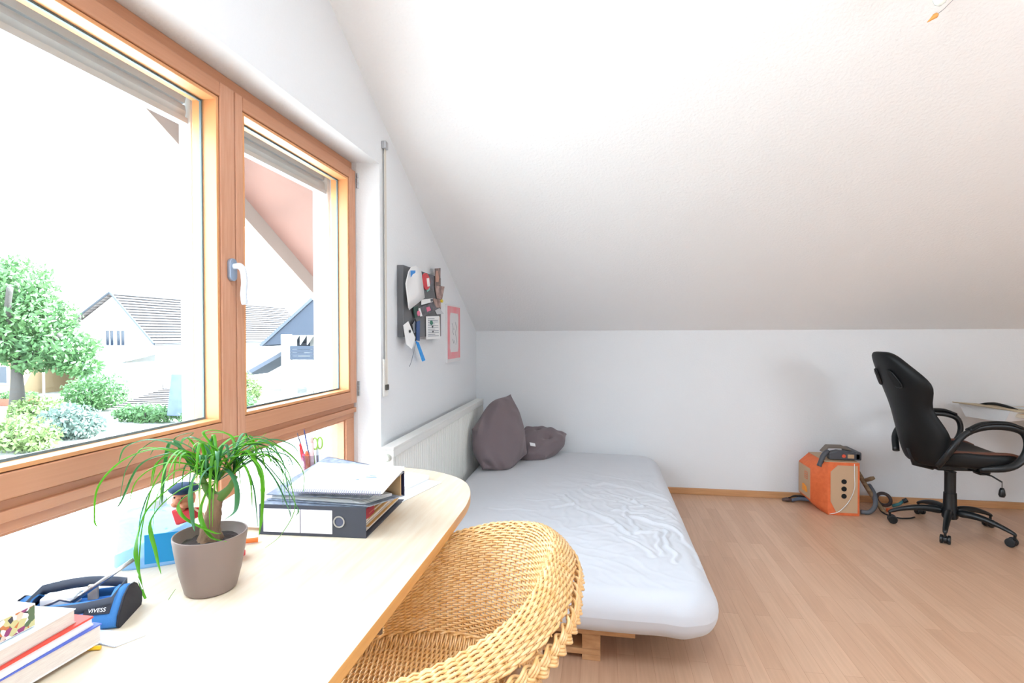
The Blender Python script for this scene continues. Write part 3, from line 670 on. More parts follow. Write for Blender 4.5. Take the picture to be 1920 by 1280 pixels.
# carrying tool lying on top
tl_ = thing('hand_tool', (2.66, 4.08, .368), 'grey hand tool with red button and tan label lying on top of the orange box', 'tool')
m = MB(); m.prism([(2.60,.372),(2.80,.372),(2.80,.42),(2.745,.425),(2.66,.435),(2.60,.42)], 1, 3.99, 4.05); m.build('tool_body', DGR, tl_, bevel=.008)
m = MB().tube(bez([(2.530,3.985,.325),(2.545,3.99,.36),(2.565,4.0,.40),(2.60,4.02,.425)], 6), .017, 10); m.build('grip', DGR, tl_, smooth=True)
m = MB(); m.obox((2.785,4.10,.40), (.02,0,0), (0,.11,0), (0,0,.028)); m.build('side_housing', DGR, tl_, bevel=.006)
m = MB(); m.prism([(2.58,.408),(2.62,.455),(2.72,.455),(2.77,.43),(2.77,.42),(2.70,.438),(2.62,.436),(2.60,.400)], 1, 4.06, 4.12); m.build('top_bar', mat('brown_grey_bar', (120,108,98), .6), tl_, bevel=.004)
m = MB().lathe([(.012,0),(.012,.004)], seg=20).xf(frame((2.690,3.99,.400),(1,0,0),(0,0,1))); m.build('red_button', mat('red_orange_button', (226,88,60), .5), tl_)
MB().box(2.715,2.755,3.9865,3.99,.386,.412).build('label_plate', TAN, tl_)
# branch, hose, small clutter
m = MB().tube(bez([(2.82,4.16,.31),(2.86,4.12,.22),(2.905,4.08,.12),(2.95,4.03,.035),(2.965,4.02,.016)], 6), [.016]*6+[.015]*5+[.014]*5+[.012]*7, 10)
m.tube([(2.87,4.115,.20),(2.91,4.09,.225),(2.93,4.085,.235)], [.012,.015,.010], 8); st_ = m.build('wooden_stick', mat('brown_bark_stick', (140,116,88), .8, noise=(20,(1,1,4),(110,88,62))), smooth=True)
tag(st_, 'knobbly brown wooden stick leaning against the right side of orange box', 'stick')
m = MB().tube(bez([(2.80,3.99,.018),(2.85,3.98,.022),(2.90,4.01,.06),(2.925,4.08,.12),(2.93,4.16,.16)], 8), .015, 12)
tag(m.build('hose', mat('grey_blue_hose', (92,98,106), .5), smooth=True), 'grey hose curving on floor beside the orange box', 'hose')
m = MB().tube(bez([(2.95,4.10,.06),(2.95,4.02,.012),(3.0,3.93,.008),(3.07,3.93,.008),(3.12,3.96,.008)], 6), .005, 8)
tag(m.build('cable', BLACKP, smooth=True), 'thin black cable on floor between stick and office chair', 'cable')
m = MB().tube([(3.03+.045*math.cos(a), 4.17+.02*math.sin(a), .060+.038*math.sin(a)) for a in np.linspace(0,2*PI,24,endpoint=False)], .012, 8, closed=True)
tag(m.build('tape_roll', solid('dark_brown_ring', (60,46,44), .5), smooth=True), 'dark ring leaning on the baseboard behind the office chair base', 'ring')
sm = thing('clamp', (3.13, 4.17, 0), 'small teal clamp lying by the baseboard behind the office chair', 'clamp')
TEAL = mat('teal_plastic', (60,120,124), .5)
MB().tube([(3.09,4.18,.012),(3.13,4.17,.03),(3.16,4.17,.055)], .011, 8).build('clamp_arm', TEAL, sm, smooth=True); MB().tube([(3.155,4.17,.05),(3.18,4.165,.065)], .016, 10).build('clamp_tip', BLACKP, sm)
m = MB().obox((3.03,4.08,.012),(.022,.01,0),(-.006,.014,0),(0,0,.012)); tag(m.build('plug', ORG, bevel=.004), 'small orange block on floor in front of the dark ring', 'block')
fc = thing('floor_cable_tool', (2.48, 4.18, 0), 'dark tool with bundled cable on floor left of the orange box', 'tool')
m = MB().tube([(2.36,4.20,.016),(2.39,4.20,.018),(2.42,4.19,.018)], [.010,.016,.012], 10); m.build('plug_end', mat('dark_brown_plastic', (84,66,62), .5), fc, smooth=True)
m = MB().tube(bez([(2.42,4.19,.016),(2.48,4.19,.03),(2.55,4.17,.028),(2.60,4.15,.016)], 6), .013, 10); m.build('handle', mat('slate_blue_plastic', (84,94,110), .5), fc, smooth=True)
m = MB(); 
for k in range(3): m.tube(bez([(2.40,4.22-.01*k,.012+.01*k),(2.46,4.24-.012*k,.040),(2.54,4.22-.01*k,.034),(2.60,4.19,.012)], 6), .004, 6)
m.build('cable_loop', BLACKP, fc, smooth=True)

# ------------------------------------------------------------------ lamp pieces hanging from the slope
lp = thing('pendant_lamp', (2.13, 2.0, sz(2.0)), 'small clear glass bulb lamp hanging from the sloped ceiling at top right', 'lamp')
MB().tube([(2.150,2.0,sz(2.0)),(2.150,2.0,2.405)], .004, 8).build('lamp_cord', METAL, lp)
MB().lathe([(.010,.055),(.013,.030),(.020,.010),(.021,-.004),(.016,-.020),(.006,-.028)], (2.150,2.0,2.378), 20).build('bulb', mat('frosted_bulb', (236,244,238), .15), lp, smooth=True)
pc = thing('pull_cord', (2.2, 2.0, 2.4), 'thin pull cord ending in an orange wooden cone by the ceiling lamp', 'cord')
MB().tube(bez([(2.152,2.0,2.44),(2.20,2.0,2.39),(2.17,2.0,2.345),(2.138,2.0,2.318)], 8), .0009, 6).build('cord', INK, pc, smooth=True)
MB().tube([(2.1405,2.0,2.321),(2.136,2.0,2.3165),(2.112,2.0,2.2975)], [.0065,.0085,.0012], 16).build('wooden_cone', mat('orange_wood', (222,158,82), .5), pc, smooth=True)

# ------------------------------------------------------------------ pinboard and framed picture on the left wall
pb = MB().box(0, .035, 2.565, 3.205, 1.240, 1.607).build('pinboard', GREYF, bevel=.003); tag(pb, 'grey felt pinboard covered in photos and notes on the left wall', 'pinboard')
def sheet(name, pts, x, mt_, lab, cat, curl=0.0, grp=None, th=.0012, extras=(), lift=None):
    """flat or curled sheet parallel to the wall; pts (y,z)"""
    n = len(pts); m = MB(); lf = lift or [0]*n
    m.add([(x+lf[i]+th, y, z) for i, (y, z) in enumerate(pts)]+[(x+lf[i], y, z) for i, (y, z) in enumerate(pts)], [tuple(range(n)), tuple(range(n,2*n))[::-1]]+[(i,n+i,n+(i+1)%n,(i+1)%n) for i in range(n)])
    o = m.build(name, mt_); tag(o, lab, cat, grp)
    for (nm, ps, mm) in extras:
        q = len(ps); e = MB(); e.add([(x+th+.0022, y, z) for y, z in ps]+[(x+th-.0002, y, z) for y, z in ps], [tuple(range(q)), tuple(range(q,2*q))[::-1]]+[(i,q+i,q+(i+1)%q,(i+1)%q) for i in range(q)]); e.build(nm, mm, o)
    return o
PB = {
 'wp': [(2.5737, 1.5966), (2.6882, 1.6165), (2.7696, 1.6013), (2.8275, 1.4572), (2.5852, 1.3776), (2.5275, 1.387), (2.4602, 1.5034), (2.5301, 1.5676)],
 'bp': [(2.5589, 1.5763), (2.6257, 1.5842), (2.6224, 1.5703), (2.5879, 1.561), (2.5584, 1.5419)],
 'card': [(2.8739, 1.5931), (2.9384, 1.6033), (2.9693, 1.5125), (2.9182, 1.4963)],
 'cardi': [(2.8882, 1.5828), (2.9288, 1.589), (2.9523, 1.5202), (2.9184, 1.5113)],
 'lab': [(2.8645, 1.5685), (2.9064, 1.5759), (2.9242, 1.5298), (2.8819, 1.523)],
 'ph1': [(2.9572, 1.5963), (3.0453, 1.6029), (3.0399, 1.5122), (2.9692, 1.5065)],
 'tall': [(3.0621, 1.6486), (3.1758, 1.6658), (3.1699, 1.5583), (3.0646, 1.5455)],
 'fig': [(3.0865, 1.639), (3.1115, 1.6419), (3.1383, 1.6003), (3.1273, 1.5736), (3.0814, 1.5691), (3.0716, 1.6058)],
 'bent': [(3.0606, 1.5452), (3.159, 1.5541), (3.2205, 1.5531), (3.1729, 1.4679), (3.0944, 1.4723)],
 'tick': [(2.8013, 1.4439), (3.0036, 1.4662), (3.0032, 1.4446), (2.8009, 1.4151)],
 'stub': [(2.9609, 1.459), (2.9996, 1.4634), (2.9994, 1.4468), (2.9645, 1.4429)],
 'tilt': [(2.7583, 1.3957), (3.0131, 1.4452), (3.1038, 1.4063), (2.8172, 1.3464)],
 'pk': [(2.8893, 1.4051), (2.9451, 1.4139), (2.9734, 1.394), (2.9073, 1.3821)],
 'rim': [(2.7583, 1.3929), (2.7836, 1.3981), (2.8208, 1.3552), (2.7914, 1.3502)],
 'small': [(3.0233, 1.4675), (3.1686, 1.4676), (3.1788, 1.4195), (3.0526, 1.4132)],
 'sleeve': [(3.0625, 1.398), (3.157, 1.4152), (3.2451, 1.3831), (3.1034, 1.3745)],
 'note': [(2.8922, 1.3547), (3.1349, 1.366), (3.1607, 1.2247), (2.8958, 1.2239)],
 'cream': [(3.1412, 1.3643), (3.1627, 1.3625), (3.1694, 1.2278), (3.1564, 1.2247)],
 'tag': [(2.5192, 1.2979), (2.5993, 1.3208), (2.6828, 1.237), (2.5972, 1.1756), (2.5391, 1.2009)],
 'red': [(2.8679, 1.5512), (2.9321, 1.5575), (2.8686, 1.5984)],
 'pin': [(3.1426, 1.4582), (3.1706, 1.4599)],
 'btn': [(2.7363, 1.3664), (2.7596, 1.3674)],
 'dot': [(2.9858, 1.3211), (3.0133, 1.3217), (2.986, 1.3346)],
 'tdot': [(2.6, 1.2681), (2.612, 1.2682)],
 'clip': [(2.6614, 1.3965), (2.7336, 1.4058), (2.7164, 1.3433), (2.6842, 1.3395)],
 'charm': [(2.6447, 1.3082), (2.6842, 1.3339), (2.7127, 1.3096), (2.7072, 1.2648), (2.6752, 1.2591)],
 'dbs': [(2.6999, 1.3205), (2.7457, 1.3272), (2.7391, 1.2169), (2.6937, 1.2202)],
 'bbs': [(2.6936, 1.2175), (2.739, 1.2084), (2.8758, 1.1057), (2.8276, 1.101)],
 'string': [(2.6983, 1.209), (2.6945, 1.1646), (2.681, 1.1151), (2.6694, 1.0814)],
}
RED = mat('red_enamel', (206,52,62), .4); BLUE = mat('sky_blue_ribbon', (58,140,214), .6); PINKM = mat('pink_flower', (224,120,150), .7)
PHD = mat('dark_photo_print', (74,62,66), .35, noise=(26,(1,1,1),(150,116,104))); PHB = mat('brown_photo_print', (112,84,80), .35, noise=(22,(1,1,1),(190,160,150)))
PHG = mat('grey_photo_print', (104,104,112), .35, noise=(26,(1,1,1),(60,58,66))); GREEN = mat('green_ink', (48,130,100), .6)
SKIN = mat('photo_skin_tone', (196,150,132), .5)
# large white paper, curled forward
poly = [(max(y, 2.49), z) for y, z in PB['wp']]
cy_, cz_ = np.mean([p[0] for p in poly]), np.mean([p[1] for p in poly])
vs = [(.052, cy_, cz_)]; fs = []
for ring, k in enumerate((.5, 1.0)):
    for i, (y, z) in enumerate(poly): vs.append((.052+(.022 if k == 1 else .004)*(1.0 if i in (0,7,6,5) else .25), cy_+(y-cy_)*k, cz_+(z-cz_)*k))
for i in range(8): j = (i+1)%8; fs += [(0,1+i,1+j),(1+i,9+i,9+j,1+j)]
m = MB(); m.add(vs, fs); wpo = m.build('white_paper', PAPER, smooth=True, fixn=False); so = wpo.modifiers.new('th', 'SOLIDIFY'); so.thickness = .0012
tag(wpo, 'large curled white paper sheet pinned at the left of the grey pinboard', 'paper')
m = MB(); nb_ = len(PB['bp']); m.add([(.076, y, z) for y, z in PB['bp']]+[(.078, y, z) for y, z in PB['bp']], [tuple(range(nb_)), tuple(range(nb_,2*nb_))[::-1]]+[(i,(i+1)%nb_,nb_+(i+1)%nb_,nb_+i) for i in range(nb_)]); m.build('blue_print', BLUE, wpo)
sheet('photo_card', PB['card'], .040, mat('turquoise_card', (120,190,180), .5), 'turquoise edged card behind the red tag on the pinboard', 'card', extras=(('white_center', PB['cardi'], PAPER),))
def disc(p, th=.010, x=.046):
    (cy0, cz0) = p[0]; ry = p[1][0]-cy0; rz = (p[2][1]-cz0) if len(p) > 2 else (p[1][0]-cy0)*.62
    return MB().prism([(cy0+ry*math.cos(a), cz0+rz*math.sin(a)) for a in np.linspace(0,2*PI,24,endpoint=False)], 0, x, x+th)
rt_ = disc(PB['red']).build('red_tag', RED, bevel=.002); tag(rt_, 'round red enamel tag with white label pinned at the top middle of pinboard', 'tag')
MB().prism(PB['lab'], 0, .056, .0575).build('white_label', PAPER, rt_)
sheet('photo', PB['ph1'], .040, PHG, 'dark grey photo pinned right of the red tag', 'photo', grp='photos on the pinboard')
sheet('photo', PB['tall'], .041, PHD, 'tall narrow dark photo of a person at top right corner of pinboard', 'photo', grp='photos on the pinboard', extras=(('figure', PB['fig'], SKIN),))
sheet('photo', PB['bent'], .041, PHB, 'brownish bent photo just below the tall one at the board edge', 'photo', grp='photos on the pinboard', lift=[0,.0,.012,.01,0])
sheet('ticket', PB['tick'], .046, PAPER, 'narrow white ticket pinned in the middle of the pinboard', 'ticket', extras=(('stub', PB['stub'], PHG),))
sheet('photo', PB['tilt'], .043, PHG, 'tilted dark photo with pink tones in the middle of the pinboard', 'photo', grp='photos on the pinboard', extras=(('pink_shape', PB['pk'], PINKM),('white_rim', PB['rim'], PAPER)))
sheet('photo', PB['small'], .042, PHB, 'small pale brown photo below the bent photo at the right edge', 'photo', grp='photos on the pinboard')
sheet('plastic_sleeve', PB['sleeve'], .040, mat('clear_grey_film', (190,194,198), .3), 'pale transparent sleeve at right edge of the pinboard', 'sleeve')
N0, N1, N2, N3 = PB['note']
def nt_(u, v): return (N0[0]*(1-u)*(1-v)+N1[0]*u*(1-v)+N2[0]*u*v+N3[0]*(1-u)*v, N0[1]*(1-u)*(1-v)+N1[1]*u*(1-v)+N2[1]*u*v+N3[1]*(1-u)*v)
ln = [('printed_line', [nt_(.12,.10+.075*k),nt_(.88 if k%3 else .6,.10+.075*k),nt_(.88 if k%3 else .6,.12+.075*k),nt_(.12,.12+.075*k)], INK) for k in range(11)]
nc_ = sheet('note_card', PB['note'], .042, PAPER, 'white printed note card with green dot at the lower right of pinboard', 'note', extras=ln)
disc(PB['dot'], .0012, .0436).build('green_dot', GREEN, nc_)
for q, (u_, v_) in enumerate(((.40,.42),(.42,.62))): MB().prism([nt_(u_,v_),nt_(u_+.10,v_),nt_(u_+.06,v_+.10),nt_(u_,v_+.08)], 0, .0436, .0448).build('black_mark', BLACKP, nc_)
sheet('note_card', PB['cream'], .039, PAPER2, 'cream blank card half hidden behind the printed note card', 'note')
wt_ = sheet('white_tag', PB['tag'], .046, PAPER, 'crumpled white paper tag hanging at lower left of the pinboard', 'tag', lift=[.004,.0,.006,.02,.012])
disc(PB['tdot'], .003, .054).build('dark_dot', BLACKP, wt_)
tag(disc([(PB['pin'][0][0], PB['pin'][0][1]), (PB['pin'][0][0]+.016, 0)], .011, .054).build('yellow_pin', mat('yellow_plastic', (222,200,60), .4), bevel=.002), 'yellow round push pin at the right edge of the pinboard', 'pin')
tag(disc(PB['btn'], .009, .047).build('pink_button', PINKM, bevel=.002), 'pink round button pinned left of the tilted dark photo', 'button')
ky = thing('lanyard', (.05, 2.70, 1.28), 'blue lanyard strap with dark green clip hanging from the pinboard', 'lanyard')
def strip(P, x0, x1, nm, mt_):
    n = len(P); xs_ = x0 if isinstance(x0, (list, tuple)) else [x0]*n
    m = MB(); m.add([(xs_[i], y, z) for i, (y, z) in enumerate(P)]+[(xs_[i]+x1, y, z) for i, (y, z) in enumerate(P)], [tuple(range(n)), tuple(range(n,2*n))[::-1]]+[(i,(i+1)%n,n+(i+1)%n,n+i) for i in range(n)]); return m.build(nm, mt_, ky)
strip(PB['clip'], .048, .005, 'green_clip', mat('dark_green_clip', (40,76,66), .5))
m = MB().tube([(.0525, y, z) for y, z in PB['charm'][:4]]+[(.0525, *PB['bbs'][0])], .003, 6); m.build('dark_loop', BLACKP, ky)
strip(PB['charm'], .049, .003, 'silver_charm', METAL)
strip(PB['dbs'], .055, .004, 'dark_blue_strap', mat('dark_blue_strap', (52,84,138), .6))
strip(PB['bbs'], [.050,.050,.040,.040], .004, 'bright_blue_strap', mat('bright_blue_strap', (24,138,226), .55, noise=(80,(1,1,1),(60,170,240))))
m = MB().tube(bez([(.05-.008*i, y, z) for i, (y, z) in enumerate(PB['string'])], 6), .0016, 6); m.build('thin_string', INK, ky)
pf = thing('framed_picture', (0, 3.57, 1.06), 'unframed board with pink border and small ink drawing right of the pinboard', 'picture')
PKB = mat('pink_marbled_border', (226,164,168), .7, noise=(14,(1,1,1),(236,140,146))); OFFW = mat('grey_white_card', (222,220,220), .7)
MB().box(0, .014, 3.412, 3.735, 1.062, 1.455).build('board', OFFW, pf)
MB().box(.014, .0152, 3.418, 3.730, 1.085, 1.445).build('pink_border', PKB, pf)
m = MB(); m.prism([(3.47,1.16),(3.485,1.13),(3.665,1.13),(3.68,1.16),(3.68,1.375),(3.665,1.40),(3.485,1.40),(3.47,1.375)], 0, .0152, .0162); pn = m.build('centre_field', OFFW, pf)
m = MB()
for c in ([(3.52,1.33),(3.54,1.30),(3.53,1.27),(3.56,1.25)],[(3.60,1.34),(3.63,1.30),(3.60,1.26),(3.63,1.22),(3.61,1.18)],[(3.53,1.22),(3.56,1.19),(3.58,1.21)],[(3.55,1.29),(3.58,1.29)]): m.tube([(.0166,a,b) for a, b in c], .0014, 5)
m.build('ink_drawing', INK, pn)
# ------------------------------------------------------------------ things on the desk
TZ = .7397
# plant
pl = thing('potted_plant', (.252, .943, TZ), 'ponytail palm with long drooping green leaves in a brown oval pot', 'plant')
POT = mat('taupe_ceramic', (134,116,108), .5); SOIL = mat('dark_soil', (58,46,42), .95, bump=(120,.8,.006))
pc0 = (.252,.943,TZ)
m = MB().lathe([(.0,0),(.043,0),(.047,.004),(.056,.04),(.063,.08),(.067,.108),(.067,.114),(.0645,.114),(.060,.100),(.050,.088),(.0,.088)], pc0, 48, cap=False); m.build('pot', POT, pl, smooth=False, bevel=.0006)
m = MB().lathe([(.0,.098),(.03,.100),(.055,.094),(.0605,.090)], pc0, 30, cap=False)
m.v = [(x+random.uniform(-.001,.001), y, z+random.uniform(-.002,.003)) for x, y, z in m.v]; m.build('soil', SOIL, pl, smooth=True)
m = MB().tube(bez([(.250,.945,TZ+.09),(.250,.945,TZ+.12),(.256,.948,TZ+.155),(.262,.952,TZ+.19)], 8), [.027,.026,.025,.0235,.022,.020,.019,.018,.017,.0165,.016,.016,.0155,.015,.0145,.014,.0135,.013,.012,.0115,.011,.010][:22], 18)
r_ = random.Random(3); m.v = [(x+r_.uniform(-.0012,.0012), y+r_.uniform(-.0012,.0012), z) for x, y, z in m.v]
m.build('trunk', mat('fibrous_trunk', (150,118,92), .95, noise=(70,(1,1,.2),(112,86,66)), bump=(160,.8,.003)), pl, smooth=True)
for q in ([(.262,.952,TZ+.18),(.285,.955,TZ+.20),(.298,.958,TZ+.225)],[(.258,.95,TZ+.18),(.240,.945,TZ+.205),(.233,.943,TZ+.228)]): MB().tube(bez(q, 5), [.011,.010,.009,.008,.007,.006,.006,.005,.005][:9], 10).build('branch', mat('green_branch', (96,128,60), .7), pl, smooth=True)
G1 = mat('bright_green_leaf', (108,178,44), .38, noise=(25,(1,1,1),(84,150,40))); G2 = mat('blue_green_leaf', (96,156,110), .38, noise=(25,(1,1,1),(60,118,72)))
for g_ in (G1, G2):
    t_ = g_.node_tree; b_ = t_.nodes['Principled BSDF']; tr_ = t_.nodes.new('ShaderNodeBsdfTranslucent'); mx_ = t_.nodes.new('ShaderNodeMixShader'); mx_.inputs[0].default_value = .4
    tr_.inputs['Color'].default_value = lin((150,215,60) if g_ is G1 else (110,180,90)); t_.links.new(b_.outputs[0], mx_.inputs[1]); t_.links.new(tr_.outputs[0], mx_.inputs[2]); t_.links.new(mx_.outputs[0], t_.nodes['Material Output'].inputs[0])
RX = Vector((.97,.24,0)); DX = Vector((-.24,.97,0)); ZX = Vector((0,0,1))
def leaf(pts, w, mt_):
    """pts (right, up, away) from the crown in metres"""
    C = bez([Vector((.262,.952,TZ+.215))+RX*a+ZX*b+DX*c for a, b, c in pts], 9); n = len(C); vs = []; fs = []
    side0 = None
    for i, p in enumerate(C):
        p = Vector(p); t = Vector(C[min(n-1,i+1)])-Vector(C[max(0,i-1)]); t.normalize(); s_ = t.cross(ZX); 
        if s_.length < .15 or side0 is None: s_ = s_ if side0 is None else side0
        s_.normalize()
        if side0 is not None and s_.dot(side0) < 0: s_ = -s_
        side0 = side0*.6+s_*.4 if side0 is not None else s_; side0.normalize(); u_ = i/(n-1); ww = w*min(1, .55+u_*3)*(1-max(0,(u_-.55)/.45)**1.6*.93)
        nn = side0.cross(t)
        vs += [p-side0*ww+nn*ww*.30, p-nn*ww*.12, p+side0*ww+nn*ww*.30]
        if i: a = 3*i; fs += [(a-3,a-2,a+1,a),(a-2,a-1,a+2,a+1)]
    m = MB(); m.add(vs, fs); o = m.build('leaf', mt_, pl, smooth=True); q = o.modifiers.new('t','SOLIDIFY'); q.thickness = .0005
px_ = 1.02/990   # metres per photo pixel at the plant
def lp_(seq, dep):   # seq: offsets in photo-size units right/down of the crown, dep: (start, end) away
    n = len(seq); return [((x)*px_, (-y)*px_, dep[0]+(dep[1]-dep[0])*i/(n-1)) for i, (x, y) in enumerate(seq)]
big = [  # crown at (397,925)
 ([(0,0),(-40,-35),(-100,-66),(-165,-50),(-212,0),(-219,60),(-213,78)],(0,-.02),.0048,G1),
 ([(0,0),(-50,-52),(-108,-52),(-155,-28),(-190,40),(-205,55)],(0,.02),.0045,G2),
 ([(0,0),(-35,-45),(-75,-50),(-110,0),(-128,80),(-130,160),(-118,205),(-90,230),(-55,188)],(0,-.05),.0034,G1),
 ([(0,0),(-25,-30),(-72,0),(-118,48),(-130,110),(-122,145),(-112,160)],(0,-.06),.0050,G1),
 ([(0,0),(-50,-20),(-88,-70),(-112,-60),(-130,30),(-138,60)],(0,.06),.0045,G2),
 ([(0,0),(40,-60),(72,-80),(115,-62),(145,-35),(160,-5),(158,30)],(0,.02),.0042,G1),
 ([(0,0),(35,-45),(65,-60),(92,-10),(95,60),(93,95)],(0,-.04),.0050,G1),
 ([(0,0),(30,-20),(62,-45),(100,0),(125,60),(130,85)],(0,.03),.0046,G2),
 ([(0,0),(25,-50),(70,-35),(110,20),(135,75),(128,95)],(0,.07),.0032,G2),
 ([(0,0),(-15,-60),(-40,-92),(-5,-88),(30,-50)],(0,.06),.0028,G1),
 ([(0,0),(20,-40),(10,-80),(-40,-85),(-85,-60)],(0,.08),.0028,G1),
 ([(0,0),(30,-35),(55,-62),(75,-85)],(0,.05),.0022,G1),
 ([(0,0),(-28,-25),(-38,10),(-30,60),(-20,80)],(0,-.05),.0048,G2),
 ([(0,0),(20,-25),(45,0),(50,45),(35,60)],(0,-.05),.0048,G2),
 ([(0,0),(-15,20),(-20,60),(5,95),(40,100)],(0,-.055),.0042,G1),
 ([(0,0),(-60,30),(-50,60),(10,85),(32,82)],(0,-.06),.0036,G1),
 ([(0,0),(-50,-30),(-130,10),(-165,70),(-180,125)],(0,.05),.0016,G2),
 ([(0,0),(60,-60),(120,-10),(140,60),(110,120),(75,150)],(0,.04),.0018,G1),
 ([(0,0),(-60,10),(-105,60),(-88,120),(-70,150)],(0,-.07),.0040,G1),
 ([(0,0),(-90,-75),(-60,-90),(-120,-50)],(0,.05),.0020,G2)]
for seq, dep, w, g_ in big: leaf(lp_(seq, dep), w, g_)
rr = random.Random(21)
for k in range(64):
    a = rr.uniform(0, 2*PI); Rr = rr.uniform(.06,.19); h = rr.uniform(.03,.09); dr = rr.uniform(-.02,.12); ca, sa = math.cos(a), math.sin(a)*.8
    if sa < -.55: Rr *= .6
    b0_ = rr.choice([(-.022,.005),(.03,.012),(0,0)])
    leaf([(b0_[0],b0_[1],0),(b0_[0]+Rr*.25*ca,h*.75,Rr*.25*sa),(b0_[0]+Rr*.6*ca,h,Rr*.6*sa),(b0_[0]+Rr*.9*ca,h-dr*.45,Rr*.9*sa),(b0_[0]+Rr*ca,h-dr-.02,Rr*sa)], rr.uniform(.0018,.0042), rr.choice([G1,G1,G2]))
# figurine on a stick
fg = thing('garden_figurine', (.222, .985, TZ+.095), 'small puppet head with dark beret and red scarf on a stick in the pot', 'figurine')
SKN = mat('terracotta_skin', (206,132,100), .6)
fx, fy, fz = .142, 1.000, .880
MB().tube([(.232,.968,.838),(.195,.990,.872),(fx,fy,fz+.01)], .0022, 8).build('stick', mat('pink_stick', (220,170,150), .6), fg)
m = MB().ball((fx,fy,fz+.020), .022,.021,.024); m.ball((fx+.004,fy-.021,fz+.018), .007,.008,.006); m.ball((fx-.021,fy-.004,fz+.016), .005,.004,.007); m.ball((fx+.022,fy-.002,fz+.016), .005,.004,.007); m.ball((fx-.009,fy-.014,fz+.010),.009,.008,.007); m.ball((fx+.013,fy-.014,fz+.010),.009,.008,.007); m.ball((fx+.002,fy-.012,fz+.001),.010,.009,.006)
hd = m.build('head', SKN, fg, smooth=True)
for sx_ in (-.006,.012): MB().ball((fx+sx_,fy-.0195,fz+.026), .0022,.002,.0022, 8, 10).build('eye', BLACKP, hd, smooth=True)
MB().ball((fx-.003,fy+.002,fz+.040), .030,.028,.013).build('beret', mat('navy_felt', (38,62,96), .8), fg, smooth=True)
m = MB(); m.add([(fx-.022,fy-.014,fz-.004),(fx+.034,fy-.012,fz+.0),(fx+.030,fy-.012,fz-.022),(fx-.008,fy-.016,fz-.036),(fx-.022,fy+.008,fz-.004),(fx+.034,fy+.010,fz+.0),(fx+.030,fy+.010,fz-.022),(fx-.008,fy+.006,fz-.036)],[(3,2,1,0),(4,5,6,7),(0,1,5,4),(1,2,6,5),(2,3,7,6),(3,0,4,7)])
m.build('red_scarf', mat('red_cloth', (196,48,56), .8), fg, bevel=.004)
# blue bottle
bt = thing('bottle', (.05, 1.03, TZ), 'translucent light blue bottle with bright blue label behind the potted plant', 'bottle')
def blueglass(): 
    m = glassmat('translucent_blue', (.62,.84,1.0,1), 1.2); t = m.node_tree; d = t.nodes.new('ShaderNodeBsdfDiffuse'); d.inputs['Color'].default_value = lin((168,212,244)); mx = t.nodes.new('ShaderNodeMixShader'); mx.inputs[0].default_value = .6
    o = [n for n in t.nodes if n.type == 'OUTPUT_MATERIAL'][0]; src = o.inputs[0].links[0].from_socket; t.links.new(src, mx.inputs[1]); t.links.new(d.outputs[0], mx.inputs[2]); t.links.new(mx.outputs[0], o.inputs[0]); return m
BG_ = blueglass()
Mb = Matrix.Translation((.035,1.035,TZ)) @ Matrix.Rotation(math.radians(32), 4, 'Z') @ Matrix.Diagonal((1,1,.84,1))
def se(th, a, b, z): x, y = superell(th, a, b, 3.5); return (x, y, z)
m = MB(); pr = [(.0,.0),(.9,.0),(1.0,.008),(1.0,.10),(.99,.118),(.93,.132),(.7,.144),(.32,.150),(.30,.158)]; vs = []
for q, z in pr:
    for k in range(40): vs.append(se(2*PI*k/40, .074*q, .036*q, z))
m.add(vs, [(i*40+k, i*40+(k+1)%40, (i+1)*40+(k+1)%40, (i+1)*40+k) for i in range(len(pr)-1) for k in range(40)]); m.xf(Mb); m.build('bottle_body', BG_, bt, smooth=True)
m = MB(); m.box(-.012,.0725,-.0368,-.0358,.012,.088); m.xf(Mb); m.build('blue_label', mat('bright_blue_label', (24,146,206), .5), bt)
m = MB(); m.lathe([(.024,.150),(.024,.170),(.020,.176)], seg=24); m.xf(Mb); m.build('cap', mat('white_cap', (225,238,248), .4), bt)
# red and white tub behind pot
tb_ = thing('small_box', (.17,1.06,TZ), 'small red and white box mostly hidden behind the brown pot', 'box')
MB().box(.150,.215,1.045,1.10,TZ,TZ+.014).build('red_base', RED, tb_, bevel=.003); MB().box(.152,.213,1.047,1.098,TZ+.014,TZ+.040).build('white_top', PAPER, tb_, bevel=.003)

# binder closed, lying with spine towards the camera
bd = thing('ring_binder', (.30, 1.39, TZ), 'dark lever-arch binder lying flat with white spine labels and finger ring', 'binder')
Y0, Y1, X0, X1 = 1.238, 1.545, .163, .447
Rb = Matrix.Translation((X1,Y0,0)) @ Matrix.Rotation(math.radians(3.5), 4, 'Z') @ Matrix.Translation((-X1,-Y0,0))
def BB(x0,x1,y0,y1,z0,z1,M_=Rb): m = MB().box(x0,x1,y0,y1,z0,z1); m.xf(M_); return m
BB(X0,X1,Y0,Y0+.003,TZ,TZ+.078).build('spine', DARKB, bd, bevel=.0012)
BB(X0,X1,Y0+.003,Y1,TZ,TZ+.003).build('bottom_cover', DARKB, bd); BB(X0,X1,Y0+.003,Y1,TZ+.075,TZ+.078).build('top_cover', GREYB, bd)
m = MB()
for k in range(14): 
    z = TZ+.006+k*.0042; m.box(X0+.006,X1-.010-random.uniform(0,.006),Y0+.03,Y1-.012-random.uniform(0,.01),z,z+.0036)
m.xf(Rb); m.build('paper_stack', PAPER2, bd)
m = MB()
for k, c in ((3,0),(8,0),(11,0)): m.box(X1-.012,X1-.004,Y0+.03,Y1-.02,TZ+.006+k*.0042,TZ+.0075+k*.0042)
m.xf(Rb); m.build('ochre_dividers', mat('ochre_divider', (206,160,96), .7), bd)
